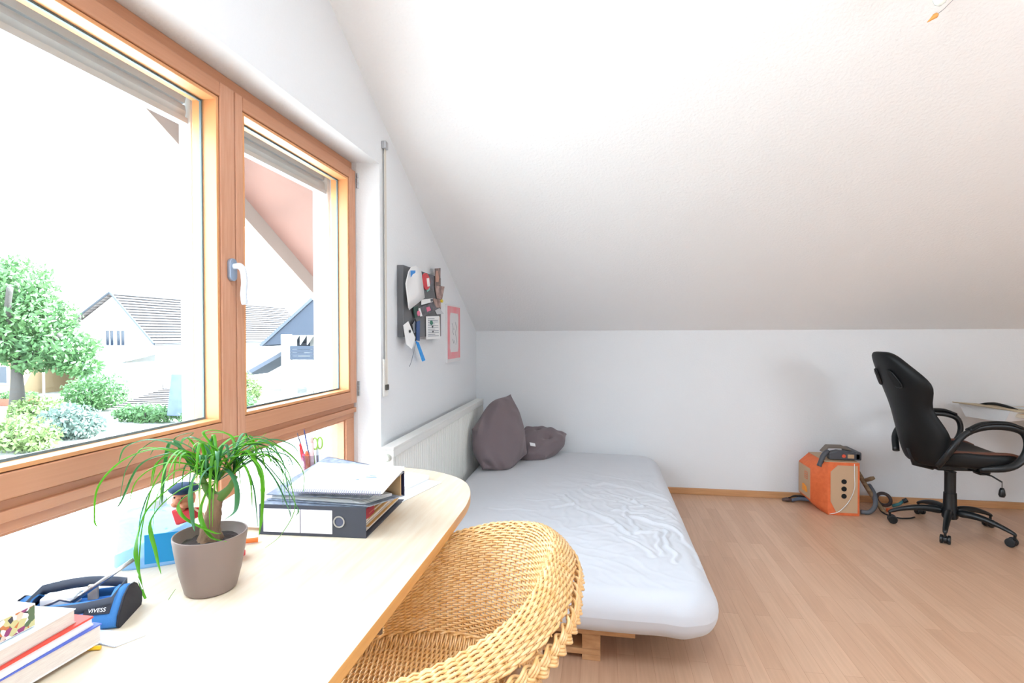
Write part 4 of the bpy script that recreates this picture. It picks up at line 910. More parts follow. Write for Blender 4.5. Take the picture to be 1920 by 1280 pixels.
m = MB().box(X1-.03,X1-.004,Y0+.010,Y0+.075,TZ+.040,TZ+.072); m.xf(Rb); m.build('red_divider', mat('dark_red_card', (150,36,52), .7), bd, bevel=.006)
for a, b in ((X0+.012,X0+.110),(X0+.112,X0+.196)):
    BB(a,b,Y0-.0015,Y0,TZ+.008,TZ+.068).build('spine_label', mat('white_label_paper', (236,228,236), .7), bd, bevel=.0008)
m = MB().lathe([(.0115,0),(.0150,0),(.0150,.002),(.0115,.002)], seg=28, cap=False).xf(frame((X1-.070,Y0-.0002,TZ+.040),(1,0,0),(0,0,1))); m.xf(Rb); m.build('finger_ring', METAL, bd)
m = MB().lathe([(.0115,0),(.0115,.0008)], seg=24).xf(frame((X1-.070,Y0,TZ+.040),(1,0,0),(0,0,1))); m.xf(Rb); m.build('ring_hole', solid('ring_hole_grey', (80,84,104), .6), bd)
# second binder, open wedge, spine to the right
b2 = thing('ring_binder', (.33, 1.30, TZ+.080), 'grey marbled binder lying half open on top of the dark one, its spine at right', 'binder')
R2 = Matrix.Identity(4)
z0_ = TZ+.0785
def quadslab(P, th, mt_, nm, par, M_=R2, **k):
    m = MB(); P = [Vector(p) for p in P]; n = (P[1]-P[0]).cross(P[2]-P[0]).normalized()*th; nn = len(P)
    m.add([p for p in P]+[p+n for p in P], [tuple(range(nn))[::-1], tuple(range(nn,2*nn))]+[(i,(i+1)%nn,nn+(i+1)%nn,nn+i) for i in range(nn)]); m.xf(M_); return m.build(nm, mt_, par, **k)
FL, FR, RR, BL = (.165,1.250), (.456,1.240), (.508,1.338), (.215,1.468)
def at3(p, z): return (p[0], p[1], z0_+z)
quadslab([at3(FL,.001),at3(FR,.001),at3(RR,.001),at3(BL,.001)], .003, GREYB, 'bottom_cover', b2)
quadslab([at3(FL,.014),at3(FR,.020),at3(RR,.064),at3(BL,.064)], .003, GREYB, 'top_cover', b2)
quadslab([at3(RR,.001),at3(BL,.001),at3(BL,.067),at3(RR,.067)], .003, mat('navy_spine', (44,46,74), .5), 'spine', b2)
LIN = mat('tan_lining', (196,162,120), .6)
sdv = Vector((-.005,-.010,0))
quadslab([Vector(at3(RR,.004))+sdv,Vector(at3(BL,.004))+sdv,Vector(at3(BL,.062))+sdv,Vector(at3(RR,.062))+sdv], .002, LIN, 'spine_lining', b2)
m = MB()
for k in range(5): m.prism([(.172,1.256+.002*k),(.440-.01*k,1.248+.002*k),(.480,1.325),(.23,1.44)], 2, z0_+.005+k*.0013, z0_+.006+k*.0013)
m.build('thin_sheets', PAPER, b2)
# spiral notebook
nb = thing('spiral_notebook', (.40, 1.25, .88), 'white spiral notebook lying on the upper binder beside the window', 'notebook')
A0, A1, A2, A3 = Vector((.235,1.225,.8500)), Vector((.500,1.212,.8600)), Vector((.506,1.350,.8890)), Vector((.232,1.390,.8800))
n_ = (A1-A0).cross(A3-A0).normalized()
def onb(u, v): return A0*(1-u)*(1-v)+A1*u*(1-v)+A2*u*v+A3*(1-u)*v
m = MB(); P = [onb(0,.03),onb(1,.03),onb(1,1),onb(0,1)]
m.add(P+[p+n_*.007 for p in P], [(3,2,1,0),(4,5,6,7),(0,1,5,4),(1,2,6,5),(2,3,7,6),(3,0,4,7)]); nbb = m.build('page_block', PAPER, nb)
m = MB()
for k in range(44):
    c_ = onb((k+.5)/44, .02)+n_*.003; dv = (A3-A0).normalized(); m.tube([c_+dv*.0055*math.cos(a)+n_*.0055*math.sin(a) for a in np.linspace(0,2*PI,10,endpoint=False)], .0008, 5, closed=True)
m.build('wire_spiral', mat('white_wire', (150,152,176), .4), nb)
m = MB()
for u0, u1, v in ((.55,.66,.40),(.70,.80,.55),(.70,.82,.50)): 
    P = [onb(u0,v),onb(u1,v),onb(u1,v+.035),onb(u0,v+.035)]; P = [p+n_*.0072 for p in P]; m.add(P+[p+n_*.0004 for p in P], [(3,2,1,0),(4,5,6,7),(0,1,5,4),(1,2,6,5),(2,3,7,6),(3,0,4,7)])
m.build('cover_print', mat('pale_blue_print', (110,132,164), .8), nb)
# loose papers right and box behind
for k, (P, lab) in enumerate((([(.36,1.54),(.424,1.50),(.485,1.745),(.40,1.79)],'lower loose paper sheet sticking out right of the binders'),([(.33,1.56),(.37,1.54),(.43,1.78),(.34,1.82)],'upper white paper pad behind the binders, left of the loose sheet'))):
    m = MB().prism(P, 2, TZ+.0004+.0022*k, TZ+.002+k*.012); tag(m.build('paper_sheet', PAPER), lab, 'paper', 'papers beyond the binders')
m = MB(); m.prism([(-.01,1.24),(.152,1.242),(.158,1.30),(.05,1.42),(-.05,1.42)], 2, TZ+.008, TZ+.040); m2 = m
wb = thing('white_box', (.05,1.32,TZ), 'flat white carton with a sheet on it behind the plant beside the binder', 'box')
m2.build('carton', PAPER, wb, bevel=.001); MB().prism([(-.005,1.246),(.148,1.248),(.15,1.30),(.05,1.41),(-.04,1.41)], 2, TZ, TZ+.008).build('kraft_base', mat('kraft_card', (196,160,130), .8), wb)
# cutter knife
ck = thing('cutter_knife', (.15,1.14,TZ), 'black and orange cutter knife lying behind the brown pot', 'knife')
MB().tube([(.135,1.10,TZ+.010),(.165,1.155,TZ+.010)], .010, 8, flat=.7).build('handle', BLACKP, ck); MB().tube([(.160,1.15,TZ+.008),(.195,1.172,TZ+.007)], .006, 8).build('orange_slider', mat('bright_orange', (234,120,50), .5), ck)
# glass jar and pen cup
gj = thing('glass_jar', (.005,1.575,TZ), 'empty clear glass jar standing behind the notebook near the window', 'jar')
MB().lathe([(.0,.0),(.030,.0),(.033,.006),(.034,.06),(.033,.085),(.035,.092),(.033,.092),(.031,.085),(.031,.008),(.0,.006)], (.005,1.575,TZ), 30, cap=False).build('jar_body', CLEAR, gj, smooth=True)
MB().tube([(.005+.034*math.cos(a),1.575+.034*math.sin(a),TZ+.092) for a in np.linspace(0,2*PI,30,endpoint=False)], .0012, 6, closed=True).build('jar_rim', mat('grey_glass_rim', (170,190,196), .2), gj, smooth=True)
pcx, pcy = .02, 1.72
pcup = thing('pen_cup', (pcx,pcy,TZ), 'clear plastic pen cup full of pens standing behind the binders near the window', 'cup')
MB().lathe([(.0,.0),(.034,.0),(.036,.09),(.034,.09),(.032,.004),(.0,.004)], (pcx,pcy,TZ), 28, cap=False).build('cup_body', glassmat('smoky_plastic', (.80,.82,.88,1), 1.2), pcup, smooth=True)
for dx, dy, tx, ty, h_, r0_, c_, lab in ((-.020,-.01,-.035,-.02,.125,.0055,(232,70,80),'red marker pen leaning left in the pen cup'),(-.005,.0,-.052,-.01,.160,.0022,(90,90,110),'thin dark pencil leaning left in the pen cup'),(-.002,.01,-.038,.01,.170,.0024,(70,80,150),'thin blue pencil in the pen cup'),
      (.006,-.012,.004,-.012,.150,.008,(246,206,206),'thick pale pink highlighter upright in the pen cup'),(.004,.012,-.012,.012,.135,.006,(150,190,80),'green pen at the back of the pen cup'),(.0,-.02,-.008,-.024,.10,.007,(244,130,90),'orange marker low in the pen cup'),(-.012,-.016,-.02,-.022,.09,.007,(238,100,150),'pink marker low in the pen cup')):
    z_ = TZ+.006; p0 = Vector((pcx+dx,pcy+dy,z_)); p1 = Vector((pcx+tx,pcy+ty,z_+h_)); mm = mat('pen_colour', c_, .45)
    pt = thing('pen', tuple(p0), lab, 'pen', 'pens in the pen cup'); MB().tube([p0,p0.lerp(p1,.85)], r0_, 10).build('barrel', mm, pt, smooth=True); MB().tube([p0.lerp(p1,.85),p0.lerp(p1,.95),p1], [r0_*.9,r0_*.8,r0_*.3], 10).build('tip', mm, pt, smooth=True)
sc = thing('scissors', (pcx+.02,pcy,TZ), 'light green handled scissors standing in the pen cup', 'scissors')
GRN = mat('lime_plastic', (158,204,90), .45)
for sg in (-1,1): MB().tube([(pcx+.020+.006*sg+.0095*math.cos(a), pcy+.006*sg, TZ+.128+.020*math.sin(a)) for a in np.linspace(0,2*PI,24,endpoint=False)], .0032, 8, closed=True).build('handle_loop', GRN, sc, smooth=True)
MB().box(pcx+.016,pcx+.024,pcy-.001,pcy+.001,TZ+.008,TZ+.11).build('blades', METAL, sc)

# pencil case: blue triangular tube with dark ends, open zip on top
pcs = thing('pencil_case', (.10,.80,TZ), 'open blue pencil case with dark ends and grey zip band on the desk', 'pencil case')
BLU = mat('blue_nylon', (62,124,186), .8, bump=(500,.3,.001)); DK = mat('dark_nylon', (34,34,44), .7); ZIP = mat('grey_zip_band', (82,88,100), .8)
c0, c1 = Vector((.028,.762,TZ)), Vector((.180,.826,TZ)); axd = (c1-c0).normalized(); sd = Vector((axd.y,-axd.x,0)); Ln = (c1-c0).length
tri = []
for (a, b) in ((-.043,.006),(-.040,.0),(.040,.0),(.046,.007),(.043,.022),(.022,.046),(.004,.055),(-.012,.055),(-.026,.046),(-.044,.022)): tri.append((a, b))
def cs(k, t): a, b = tri[k]; bulge = 1+.04*math.sin(PI*t); return c0+axd*(Ln*t)+sd*a*bulge+Vector((0,0,b*(1-.10*(1-t))))
m = MB(); vs = [cs(k, t) for t in np.linspace(0,1,9) for k in range(10)]; fs = []
for i in range(8):
    for k in range(10):
        if k in (5,6,7) and 1 <= i <= 6: continue    # opening on top
        fs.append((i*10+k, i*10+(k+1)%10, (i+1)*10+(k+1)%10, (i+1)*10+k))
m.add(vs, fs); bo = m.build('case_body', BLU, pcs, smooth=True); q = bo.modifiers.new('t','SOLIDIFY'); q.thickness = .002
for t, nm in ((0,'end_panel'),(1,'end_panel')):
    m = MB(); e = axd*(.003 if t else -.003); P = [cs(k, t) for k in range(10)]; m.add([p for p in P]+[p+e for p in P], [tuple(range(10))[::-1] if t == 0 else tuple(range(10)), tuple(range(10,20))]+[(i,(i+1)%10,10+(i+1)%10,10+i) for i in range(10)]); m.build(nm, DK, pcs, bevel=.001)
    MB().tube([p+e*.5 for p in P], .0022, 6, closed=True).build('piping', DK, pcs, smooth=True)
# zip band loop round the opening
lo = []
for t in np.linspace(.10,.92,9): lo.append(c0+axd*Ln*t+sd*(.028+.010*math.sin(PI*t))+Vector((0,0,.046-.006*math.sin(PI*t))))
hi_ = [c0+axd*Ln*t+sd*(-.024-.010*math.sin(PI*t))+Vector((0,0,.051+.008*math.sin(PI*t))) for t in np.linspace(.92,.10,9)]
loop = lo+hi_; m = MB(); n = len(loop); up_ = Vector((0,0,.0095))
m.add([p-up_*1.2 for p in loop]+[p+up_*.7 for p in loop], [(i,(i+1)%n,n+(i+1)%n,n+i) for i in range(n)]); zo = m.build('zip_band', ZIP, pcs, smooth=True); q = zo.modifiers.new('t','SOLIDIFY'); q.thickness = .0018
m = MB(); m.add([c0+axd*Ln*.1+Vector((0,0,.030))+sd*.02, c0+axd*Ln*.9+Vector((0,0,.034))+sd*.02, c0+axd*Ln*.9+Vector((0,0,.030))-sd*.02, c0+axd*Ln*.1+Vector((0,0,.030))-sd*.02],[(0,1,2,3)]); q = m.build('lining', mat('blue_lining', (40,104,176), .8), pcs).modifiers.new('t','SOLIDIFY'); q.thickness = .002
m = MB().tube([c0-axd*.004+Vector((0,0,.040))+sd*.0+(-axd)*(.016+.014*math.sin(a))+Vector((0,0,.010*math.cos(a))) for a in np.linspace(0,2*PI,16,endpoint=False)], .0012, 6, closed=True)
m.v = m.v; m = MB(); lp0 = c0+Vector((0,0,.034)); pts_ = [lp0+(-axd)*(.018-.018*math.cos(a))+Vector((0,0,.009*math.sin(a))) for a in np.linspace(0,2*PI,16,endpoint=False)]
m.add([p-sd*.009 for p in pts_]+[p+sd*.009 for p in pts_], [(i,(i+1)%16,16+(i+1)%16,16+i) for i in range(16)]); q = m.build('pull_loop', ZIP, pcs, smooth=True).modifiers.new('t','SOLIDIFY'); q.thickness = .0015
MB().tube([c1+Vector((0,0,.056))-sd*.005, c1+Vector((0,0,.062))-sd*.012+axd*.01, c1+Vector((0,0,.046))+axd*.022-sd*.0], .0012, 6).build('zip_pull', METAL, pcs)
lm = c0+axd*Ln*.80+sd*.0345+Vector((0,0,.0325)); sl = (Vector((0,0,.024))-sd*.021).normalized()
m = MB(); m.obox(lm+sd*.0022, axd*.020, sl*.0068, axd.cross(sl)*.0008); lbp = m.build('brand_label', DK, pcs)
text('lettering', 'VIVESS', .0095, frame(lm+sd*.0036+Vector((0,0,.0005)), axd, sl), PAPER, pcs)
# compass and marker in case
cmp_ = thing('drawing_compass', tuple(c0+axd*.06+Vector((0,0,.036))), 'silver drawing compass sticking out of the blue pencil case', 'compass')
q0 = c0+axd*Ln*.50+Vector((0,0,.042))+sd*.012; q1 = c0+axd*Ln*.98+Vector((0,0,.092))-sd*.028
MB().tube([q0, q0.lerp(q1,.5), q1], [.0045,.0042,.0038], 8).build('compass_leg', METAL, cmp_, smooth=True)
MB().tube([q0-axd*.0, q0-axd*.018+Vector((0,0,.006)), q0-axd*.042-Vector((0,0,.004)), q0-axd*.055-Vector((0,0,.016))], .0032, 8).build('arc', METAL, cmp_, smooth=True)
m = MB(); m.obox(c0+axd*Ln*.36+Vector((0,0,.042)), axd*.026, sd*.014, Vector((0,0,.010))); tag(m.build('eraser', PAPER, bevel=.003), 'white eraser inside the open blue pencil case', 'eraser')
m = MB(); m.obox(c0+axd*Ln*.62+Vector((0,0,.044))-sd*.014, axd*.008, sd*.004, Vector((0,0,.014))); tag(m.build('sharpener', mat('beige_sharpener', (196,180,160), .6), bevel=.002), 'small beige block standing inside the blue pencil case', 'sharpener')
# ruler
rl = MB().prism([(.168,.776),(.150,.748),(.243,.736),(.264,.776)], 2, TZ+.0003, TZ+.002).build('ruler', mat('clear_grey_plastic', (222,224,234), .3)); tag(rl, 'transparent plastic ruler lying between pencil case and books', 'ruler')
m = MB()
for k in range(22): m.box(.172+.0035*k,.1724+.0035*k,.742-.0004*k,.746-.0004*k,TZ+.002,TZ+.0022)
m.build('tick_marks', INK, rl)
pn_ = thing('pencil', (.222,.72,TZ), 'yellow pencil end sticking out from under the stack of books', 'pencil')
MB().tube([(.15,.706,TZ+.0036),(.226,.728,TZ+.0036)], .0034, 6).build('pencil_body', mat('yellow_lacquer', (240,190,30), .4), pn_)
# books, spines hidden, page edges towards the right
def book(x0, x1, y0, y1, z0, z1, cc, lab, rz, cov=.0016, pages=PAPER2, soft=True):
    t = thing('book', ((x0+x1)/2,(y0+y1)/2,z0), lab, 'book', 'books stacked on the desk corner'); M_ = Matrix.Translation((x1,y1,0)) @ Matrix.Rotation(math.radians(rz), 4, 'Z') @ Matrix.Translation((-x1,-y1,0))
    MB().box(x0+.002,x1-.0015,y0+.002,y1-.0015,z0+cov,z1-cov).xf(M_).build('pages', pages, t)
    MB().box(x0,x1,y0,y1,z0,z0+cov).xf(M_).build('back_cover', mat('cover', cc[0], .45), t); MB().box(x0,x1,y0,y1,z1-cov,z1).xf(M_).build('front_cover', mat('cover', cc[1], .45), t)
    return t, M_
zb = TZ+.0072
book(.035,.218,.44,.738,zb,zb+.0305,((236,228,224),(84,104,196)),'thick book at the bottom of the stack with pale page block and blue top cover', -1.5, .0022)
book(.030,.211,.46,.730,zb+.031,zb+.046,((236,232,230),(222,70,56)),'thin white book with a red cover, second from the bottom of the stack', 1, .0030, mat('white_pages', (232,226,226), .8))
t3, M3 = book(.020,.203,.45,.708,zb+.0465,zb+.069,((200,170,160),(228,236,242)),'pale white-covered book lying under the picture box on the stack', 3, .0014, PAPER2)
MB().box(.150,.185,.52,.64,zb+.0690,zb+.0694).xf(M3).build('grey_print', mat('blue_grey_print', (150,170,190), .6), t3)
pbx = thing('picture_box', (.10,.53,zb+.07), 'small white box with colourful picture on its side, on top of the books', 'box')
bz = zb+.0698; MB().box(.05,.194,.43,.655,bz,bz+.034).build('carton', PAPER, pbx, bevel=.001)
def pic():
    m = bpy.data.materials.new('colourful_print'); m.use_nodes = True; t = m.node_tree; b = t.nodes['Principled BSDF']; co = t.nodes.new('ShaderNodeTexCoord'); v = t.nodes.new('ShaderNodeTexVoronoi'); v.inputs['Scale'].default_value = 130
    mp = t.nodes.new('ShaderNodeMapping'); t.links.new(co.outputs['Object'], mp.inputs[0]); t.links.new(mp.outputs[0], v.inputs['Vector']); r = t.nodes.new('ShaderNodeValToRGB'); r.color_ramp.interpolation = 'CONSTANT'
    cols = [(0,(206,196,140)),(.2,(150,60,110)),(.35,(226,200,180)),(.5,(90,110,80)),(.62,(232,226,220)),(.78,(200,120,70)),(.9,(60,60,70))]
    while len(r.color_ramp.elements) < len(cols): r.color_ramp.elements.new(.5)
    for e, (p, c) in zip(r.color_ramp.elements, cols): e.position = p; e.color = lin(c)
    sp = t.nodes.new('ShaderNodeSeparateColor'); t.links.new(v.outputs['Color'], sp.inputs[0]); t.links.new(sp.outputs[0], r.inputs[0]); t.links.new(r.outputs[0], b.inputs['Base Color']); return m
MB().box(.194,.1946,.432,.653,bz+.002,bz+.032).build('picture_print', pic(), pbx)
# ------------------------------------------------------------------ outdoors
def leafmat(name, c, c2):
    m = mat(name, c, .6, noise=(1.2, (1,1,1), c2)); t = m.node_tree; b = t.nodes['Principled BSDF']
    tr = t.nodes.new('ShaderNodeBsdfTranslucent'); mx = t.nodes.new('ShaderNodeMixShader'); mx.inputs[0].default_value = .35
    tr.inputs['Color'].default_value = lin(c); o = t.nodes['Material Output']
    t.links.new(b.outputs[0], mx.inputs[1]); t.links.new(tr.outputs[0], mx.inputs[2]); t.links.new(mx.outputs[0], o.inputs[0]); return m
LEAF = leafmat('pale_green_leaf', (88,124,74), (56,92,54))
LEAF2 = leafmat('yellow_green_leaf', (118,136,84), (84,110,62))
LEAF3 = leafmat('silver_green_leaf', (104,120,110), (74,94,84))
BARK = mat('tree_bark', (62,58,54), .9, bump=(12,.5,.03))
def foliage(name, m_, blobs, n, size, seed, parent):
    r = np.random.default_rng(seed); m = MB(); bl = np.array(blobs, float); wts = bl[:,3]*bl[:,4]*bl[:,5]; ch = r.choice(len(bl), n, p=wts**.67/(wts**.67).sum())
    for k in ch:
        d = r.normal(size=3); d /= np.linalg.norm(d); rad = r.uniform(.55, 1.03)
        p = bl[k,:3]+d*bl[k,3:6]*rad; u = r.normal(size=3); u /= np.linalg.norm(u); w = np.cross(u, d+r.normal(size=3)*.6); w /= np.linalg.norm(w)+1e-9
        s = size*r.uniform(.6,1.3); a = u*s; b = w*s*.45
        m.add([p-a, p-a*.2+b, p+a, p-a*.2-b], [(0,1,2,3)])
    return m.build(name, m_, parent)
GZ = -2.9
GRV = mat('pale_gravel_and_grass', (158,158,154), .95, noise=(3.2, (1,1,1), (118,122,110), 8), bump=(8,.4,.03))
g = MB().box(-110, -.33, -40, 110, GZ-.3, GZ).build('garden_ground', GRV); tag(g, kind='structure')
GR2 = mat('white_gravel_terrace', (214,214,210), .95, noise=(9, (1,1,1), (176,172,160), 8), bump=(20,.5,.03))
NG = MB().box(-15, -.34, -6, 15.5, GZ, GZ+.03).build('gravel_terrace', GR2); tag(NG, kind='structure')
LAWN = mat('lawn_green', (90,112,64), .95, noise=(2, (1,1,1), (70,94,54), 6))
m = MB(); m.prism([(-34,19),(-27,17.5),(-24.5,20.5),(-26,24),(-33,26)], 2, GZ+.001, GZ+.03); tag(m.build('lawn', LAWN), 'sunlit green lawn patch by the tree trunk in the garden', 'lawn', kind='stuff')
# neighbour house with gable to the front
HW = mat('cream_house_render', (214,212,206), .9); TILE = mat('pale_roof_tiles', (128,118,114), .7, noise=(1, (1,30,30), (98,90,88)))
COURSE_SHADOW = mat('painted_course_shadow', (22,24,28), .9)  # near-black colour for the shadow lines drawn along the tile courses
def tiled(name, P00, P10, P01, P11, rows, th, m_, parent, label=None):
    """tiled roof slope: P00-P10 is the ridge, P01-P11 the eave; stepped courses"""
    m = MB(); A, B, C_, D = (Vector(q) for q in (P00, P10, P01, P11)); n = (B-A).cross(C_-A).normalized(); n = n if n.z > 0 else -n
    for k in range(rows):
        t0, t1 = k/rows, (k+1)/rows; a, b = A.lerp(C_, t0), B.lerp(D, t0); c, d = A.lerp(C_, t1), B.lerp(D, t1)
        m.add([a, b, d+n*th, c+n*th, a-n*th, b-n*th, d-n*th*.2, c-n*th*.2], [(0,1,2,3),(7,6,5,4),(0,3,7,4),(1,5,6,2),(3,2,6,7),(0,4,5,1)])
    ro = m.build(name, m_, parent); j = MB()
    for k in range(1, rows): t0 = k/rows; a, b = A.lerp(C_, t0), B.lerp(D, t0); j.tube([a+n*th*.9, b+n*th*.9], th*.42, 5)  # dark tubes stand in for the shadow line of each course
    j.build('course_shadow_bars', COURSE_SHADOW, ro); return ro
h = thing('house', (-36.9, 46, GZ), 'white gabled house with pale tiled roof and two small attic windows', 'house')
MB().prism([(-40.3,GZ),(-33.3,GZ),(-33.3,.72),(-36.9,4.5),(-40.3,2.25)], 1, 36, 58).build('wall', HW, h)
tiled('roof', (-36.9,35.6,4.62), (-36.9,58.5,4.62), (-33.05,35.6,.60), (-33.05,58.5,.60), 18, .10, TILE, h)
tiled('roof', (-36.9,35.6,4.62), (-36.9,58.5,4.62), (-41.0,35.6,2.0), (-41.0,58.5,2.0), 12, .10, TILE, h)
WD = mat('dim_window_glass', (30,42,56), .25); FRM = mat('white_window_frame', (235,235,232), .5)
for a in (-37.72, -36.72):
    f = MB()
    for q in ((a-.06,a,.42,1.72),(a+.74,a+.80,.42,1.72),(a,a+.74,1.66,1.72),(a,a+.74,.42,.48),(a+.34,a+.40,.48,1.66)): f.box(q[0],q[1],35.92,36.0,q[2],q[3])
    f = f.build('window', FRM, h); MB().box(a, a+.74, 35.97, 35.99, .48, 1.66).build('pane', WD, f)
m = MB()
for a_, b_ in (((-36.9,35.55,4.66),(-33.0,35.55,.62)),((-36.9,35.55,4.66),(-41.0,35.55,2.04))): m.tube([a_, b_], .085, 6)
m.build('verge', mat('dark_verge', (60,66,74), .7), h)
m = MB().box(-35.9,-35.4,44,44.5,3.2,4.9); m.build('chimney', mat('slate_cladding', (80,90,104), .7), h, bevel=.02)
MB().tube([(-33.0,35.6,.55),(-33.0,58.5,.55)], .07, 8).build('gutter', mat('zinc_gutter', (60,64,68), .4, .6), h)
# glazed patio canopy in front of the house
cp = thing('patio_canopy', (-35.2, 34.5, GZ), 'pale glazed patio shelter with slanting roof in front of white house', 'shelter')
CAN = mat('milky_panel', (130,142,154), .4)
MB().prism([(31.6,-.75),(35.9,-.05),(35.9,.02),(31.6,-.68)], 0, -38.6, -32.4).build('canopy_roof', CAN, cp)
MB().box(-32.45,-32.4,31.7,35.85,GZ+.4,-.7).build('side_panel', CAN, cp); MB().box(-35.4,-32.45,31.7,31.76,GZ+.4,-.72).build('front_panel', CAN, cp)
for x, y in ((-38.5,31.7),(-35.4,31.7),(-32.4,31.7),(-32.4,35.6)): MB().box(x,x+.1,y,y+.1,GZ,-.6).build('post', FRM, cp)
MB().box(-35.4,-32.3,31.6,35.9,GZ,GZ+.42).build('low_wall', HW, cp)
# small tiled shed roof and grey slab
sd = thing('garden_shed', (-20, 24.5, GZ), 'low garden shed with pale tiled roof below the white house', 'shed')
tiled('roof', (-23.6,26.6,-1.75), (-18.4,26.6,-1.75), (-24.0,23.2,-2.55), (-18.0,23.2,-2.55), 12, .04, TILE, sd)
MB().box(-23.4,-18.4,23.7,26.5,GZ,-2.5).build('wall', HW, sd)
sb = MB().prism([(-19.0,-2.5),(-17.25,-2.5),(-17.25,-.55),(-18.75,-.55)], 1, 21.6, 22.6).build('water_tank', mat('blue_grey_sheet', (84,98,118), .6, noise=(4,(1,1,1),(70,84,104))), bevel=.03)
tag(sb, 'upright blue-grey garden tank with slanted side beside the tiled shed', 'tank')
# ochre house with planters behind the tree
oh = thing('house', (-36, 30.5, GZ), 'cream coloured low house with a dark window behind the tree', 'house')
OC = mat('warm_cream_render', (150,128,96), .9)
MB().box(-52,-38.9,30,35.4,GZ,-.3).build('wall', OC, oh)
f = MB(); 
for q in ((-40.2,-40.1,-2.1,-.75),(-39.2,-39.1,-2.1,-.75),(-40.1,-39.2,-.85,-.75),(-40.1,-39.2,-2.1,-2.0)): f.box(q[0],q[1],29.92,30.0,q[2],q[3])
f = f.build('window', FRM, oh); MB().box(-40.1,-39.2,29.96,29.99,-2.0,-.85).build('pane', WD, f)
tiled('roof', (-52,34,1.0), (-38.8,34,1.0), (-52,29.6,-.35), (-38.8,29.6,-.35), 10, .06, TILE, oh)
TC = mat('terracotta', (124,72,52), .8)
for k in range(5):
    x = -37.9+k*1.35; y = 27.8+.25*k-2.6
    p = thing('planter', (x, y, GZ), ['leftmost terracotta planter box in front of the cream house','second terracotta planter box from the left by the cream house','middle one of five terracotta planter boxes by the cream house','fourth terracotta planter box from the left by the cream house','rightmost terracotta planter box by the cream house'][k], 'planter', 'planters in front of the cream house')
    MB().box(x-.55,x+.55,y-.22,y+.22,GZ,GZ+.42).build('box', TC, p, bevel=.02)
    foliage('plants', LEAF, [(x,y,GZ+.6,.55,.28,.25)], 160, .10, 40+k, p)
# tree
tr = thing('tree', (-25.6, 20.2, GZ), 'tall pale green leafy tree at the left edge of the garden view', 'tree')
m = MB(); m.tube(bez([(-25.6,20.2,GZ),(-25.55,20.2,-1.6),(-25.7,20.3,-.3),(-26,20.4,1.5),(-26.2,20.4,3.2)], 5), [.40,.36,.33,.3,.28,.26,.24,.22,.2,.18,.16,.14,.12,.1,.09,.08,.06][:17], 10)
for q in ([(-25.6,20.25,-.4),(-24.6,20.5,.6),(-23.6,20.6,1.3)],[(-25.9,20.3,.6),(-27,20.2,1.6),(-28,20,2.6)],[(-25.9,20.3,1.2),(-25.2,19.6,2.4),(-24.8,19.4,3.4)]): m.tube(bez(q, 6), .12, 8)
m.build('trunk', BARK, tr, smooth=True)
foliage('crown', LEAF, [(-26.5,20.5,3.6,2.0,2.0,1.5),(-28,20.5,2.2,2.2,2.0,1.7),(-25.0,20.8,2.2,1.5,1.6,1.1),(-24.0,21.2,.7,1.35,1.4,.85),(-26.5,20.2,1.0,2.2,1.8,1.0),(-29,20,.4,2.0,1.8,1.1),(-23.6,21.4,-.2,.9,1.0,.55),(-25.2,20.8,.1,1.2,1.2,.6),(-28,20,4.2,1.5,1.5,1.2)], 15000, .15, 1, tr)
def bush(x, y, rx, ry, rz, lab, m_, n, seed, size=.11, gp='garden bushes'):
    t = thing('bush', (x, y, GZ), lab, 'bush', gp)
    m = MB()
    for k in range(5): m.tube([(x,y,GZ),(x+rx*.5*math.cos(k*1.3),y+ry*.5*math.sin(k*1.3),GZ+rz*1.0)], .03, 6)
    m.build('stems', BARK, t)
    foliage('foliage', m_, [(x,y,GZ+rz*.85,rx,ry,rz),(x+rx*.5,y,GZ+rz*.6,rx*.7,ry*.7,rz*.7),(x-rx*.5,y+.1,GZ+rz*.7,rx*.7,ry*.7,rz*.8)], n, size, seed, t)
bush(-26.8,25.2,1.75,1.4,1.15,'large dark green bush standing in front of the glazed patio shelter', LEAF, 3200, 60)
bush(-20.4,18.2,1.25,1.1,.75,'silvery round shrub in the middle of the garden', LEAF3, 2400, 61)
bush(-19.6,15.8,1.2,1.0,.7,'bright green shrub just above the window bottom at the left', LEAF2, 2200, 62)
bush(-24.2,20.0,1.2,1.0,.8,'pale yellowish flowering shrub between tree trunk and large bush', LEAF2, 2000, 63)
bush(-20.6,22.0,1.6,.7,.5,'low light green plants in front of the tiled shed', LEAF, 1500, 64)
bush(-16.9,21.2,.9,.7,.5,'small green plant clump right of the grey garden tank', LEAF, 900, 65)
bush(-19.9,28.0,1.1,.9,1.15,'leafy shrub in front of the dark gabled house', LEAF2, 2200, 66)
bush(-17.8,24.6,1.2,.8,.7,'low leafy shrub seen through the lower left corner of the right sash', LEAF, 1600, 67)
# dark timber gabled house on the right
dh = thing('house', (-18, 36, GZ), 'dark timber gabled house with white balcony seen in the right sash', 'house')
DT = mat('dark_weathered_boards', (54,62,76), .8, noise=(3, (14,1,1), (42,50,62)))
MB().prism([(-22.75,.55),(-15.0,6.9),(-8.4,1.5),(-8.4,1.25),(-20.9,1.25),(-21.2,.62)], 1, 34.3, 46).build('timber_gable', DT, dh)
m = MB()
for sg in (1,):
    m.prism([(-22.9,.45),(-15.0,6.95),(-15.0,7.2),(-23.1,.55)], 1, 34.2, 46.5)
m.prism([(-15.0,6.95),(-8.0,1.15),(-8.0,1.4),(-15.0,7.2)], 1, 34.2, 46.5); m.build('roof', mat('slate_roof', (74,80,92), .7), dh)
MB().box(-20.9,-9.2,37.2,46,GZ,1.25).build('wall', HW, dh)
MB().box(-21.35,-20.55,34.2,34.9,GZ,1.3).build('column', FRM, dh)
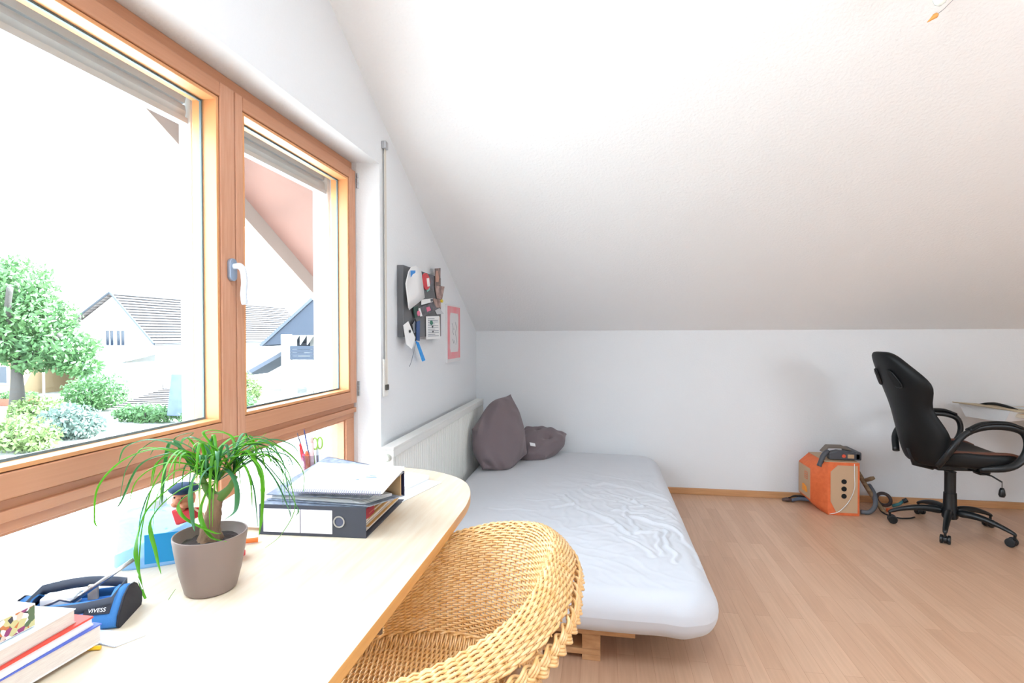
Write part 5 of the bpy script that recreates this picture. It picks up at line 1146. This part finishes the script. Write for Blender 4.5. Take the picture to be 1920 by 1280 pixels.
for x in (-19.5,-17.2): MB().box(x,x+.3,34.4,34.7,GZ,-.8).build('post', FRM, dh)
MB().box(-20.7,-12,34.1,37.2,-.75,-.5).build('balcony_floor', FRM, dh)
m = MB()
for k in range(4): m.box(-20.6,-12,34.05,34.13,-.45+k*.24,-.45+k*.24+.225)
for k in range(5): m.box(-20.6+k*1.7,-20.5+k*1.7,34.13,34.2,-.5,.5)
m.build('balcony_rail', DT, dh)
m = MB()
for k in range(6): m.prism([(-20.7+k*.55,1.25),(-20.7+k*.55,.55+.0),(-20.2+k*.55,1.25)], 1, 34.6, 34.7)
m.build('valance', FRM, dh)
MB().box(-18.9,-17.9,34.5,34.6,.45,1.3).build('white_screen', FRM, dh)
MB().box(-20.4,-12,37.1,37.19,GZ,-.8).build('dark_ground_floor', DT, dh)
m = MB().prism([(-25.0,-1.4),(-21.0,.65),(-21.0,.35),(-25.0,-1.75)], 1, 35.5, 38); m.build('lean_to_roof', mat('slate_roof_small', (74,80,92), .7), dh)
tb = thing('folding_table', (-18.5, 33.4, GZ), 'small white folding table standing under the balcony', 'table')
MB().box(-18.95,-18.1,33.1,33.7,GZ+.72,GZ+.75).build('table_top', FRM, tb)
for y in (33.15,33.65):
    for a, b in ((-18.9,-18.2),(-18.2,-18.9)): MB().tube([(a,y,GZ),(b,y,GZ+.72)], .018, 8).build('leg', FRM, tb)
# distant pale tiled roof behind the gabled house
fh = thing('house', (-30, 60, GZ), 'distant pale roof seen between the two neighbour houses', 'house')
MB().box(-32.6,-24.5,52,60,GZ,-.4).build('wall', HW, fh)
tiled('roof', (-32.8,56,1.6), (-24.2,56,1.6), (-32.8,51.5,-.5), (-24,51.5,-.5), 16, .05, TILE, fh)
# own roof overhang above the window
SOF = mat('pink_stained_soffit', (112,76,64), .7, noise=(4,(1,1,1),(100,66,54)))
ov = MB(); ov.prism([(YB+1.2,sz(YB+1.2)+.02),(YC,ZC+.02),(YC,ZC+.2),(YB+1.2,sz(YB+1.2)+.2)], 0, -1.05, -.33)
ov = ov.build('trim_1', SOF); struct(ov)
struct(MB().prism([(YB+1.2,sz(YB+1.2)-.10),(YC,ZC-.10),(YC,ZC+.22),(YB+1.2,sz(YB+1.2)+.22)], 0, -1.10, -1.05).build('trim_2', mat('pale_barge_board', (120,104,94), .6)))

# dry leaves scattered over the gravel below the window
m = MB(); r9 = np.random.default_rng(5)
for k in range(900):
    x, y = r9.uniform(-13.5,-3), r9.uniform(3,14.5); a_ = r9.uniform(0,PI); s_ = r9.uniform(.012,.045)
    u_ = np.array([math.cos(a_)*s_, math.sin(a_)*s_, r9.uniform(0,.012)]); w_ = np.array([-math.sin(a_)*s_*.5, math.cos(a_)*s_*.5, .004]); p_ = np.array([x, y, GZ+.045])
    m.add([p_-u_, p_+w_, p_+u_, p_-w_], [(0,1,2,3)])
tag(m.build('dry_leaves', mat('dry_leaf', (70,58,40), .8), fixn=False), 'small dry leaves scattered over the pale gravel below the window', 'leaves', kind='stuff')
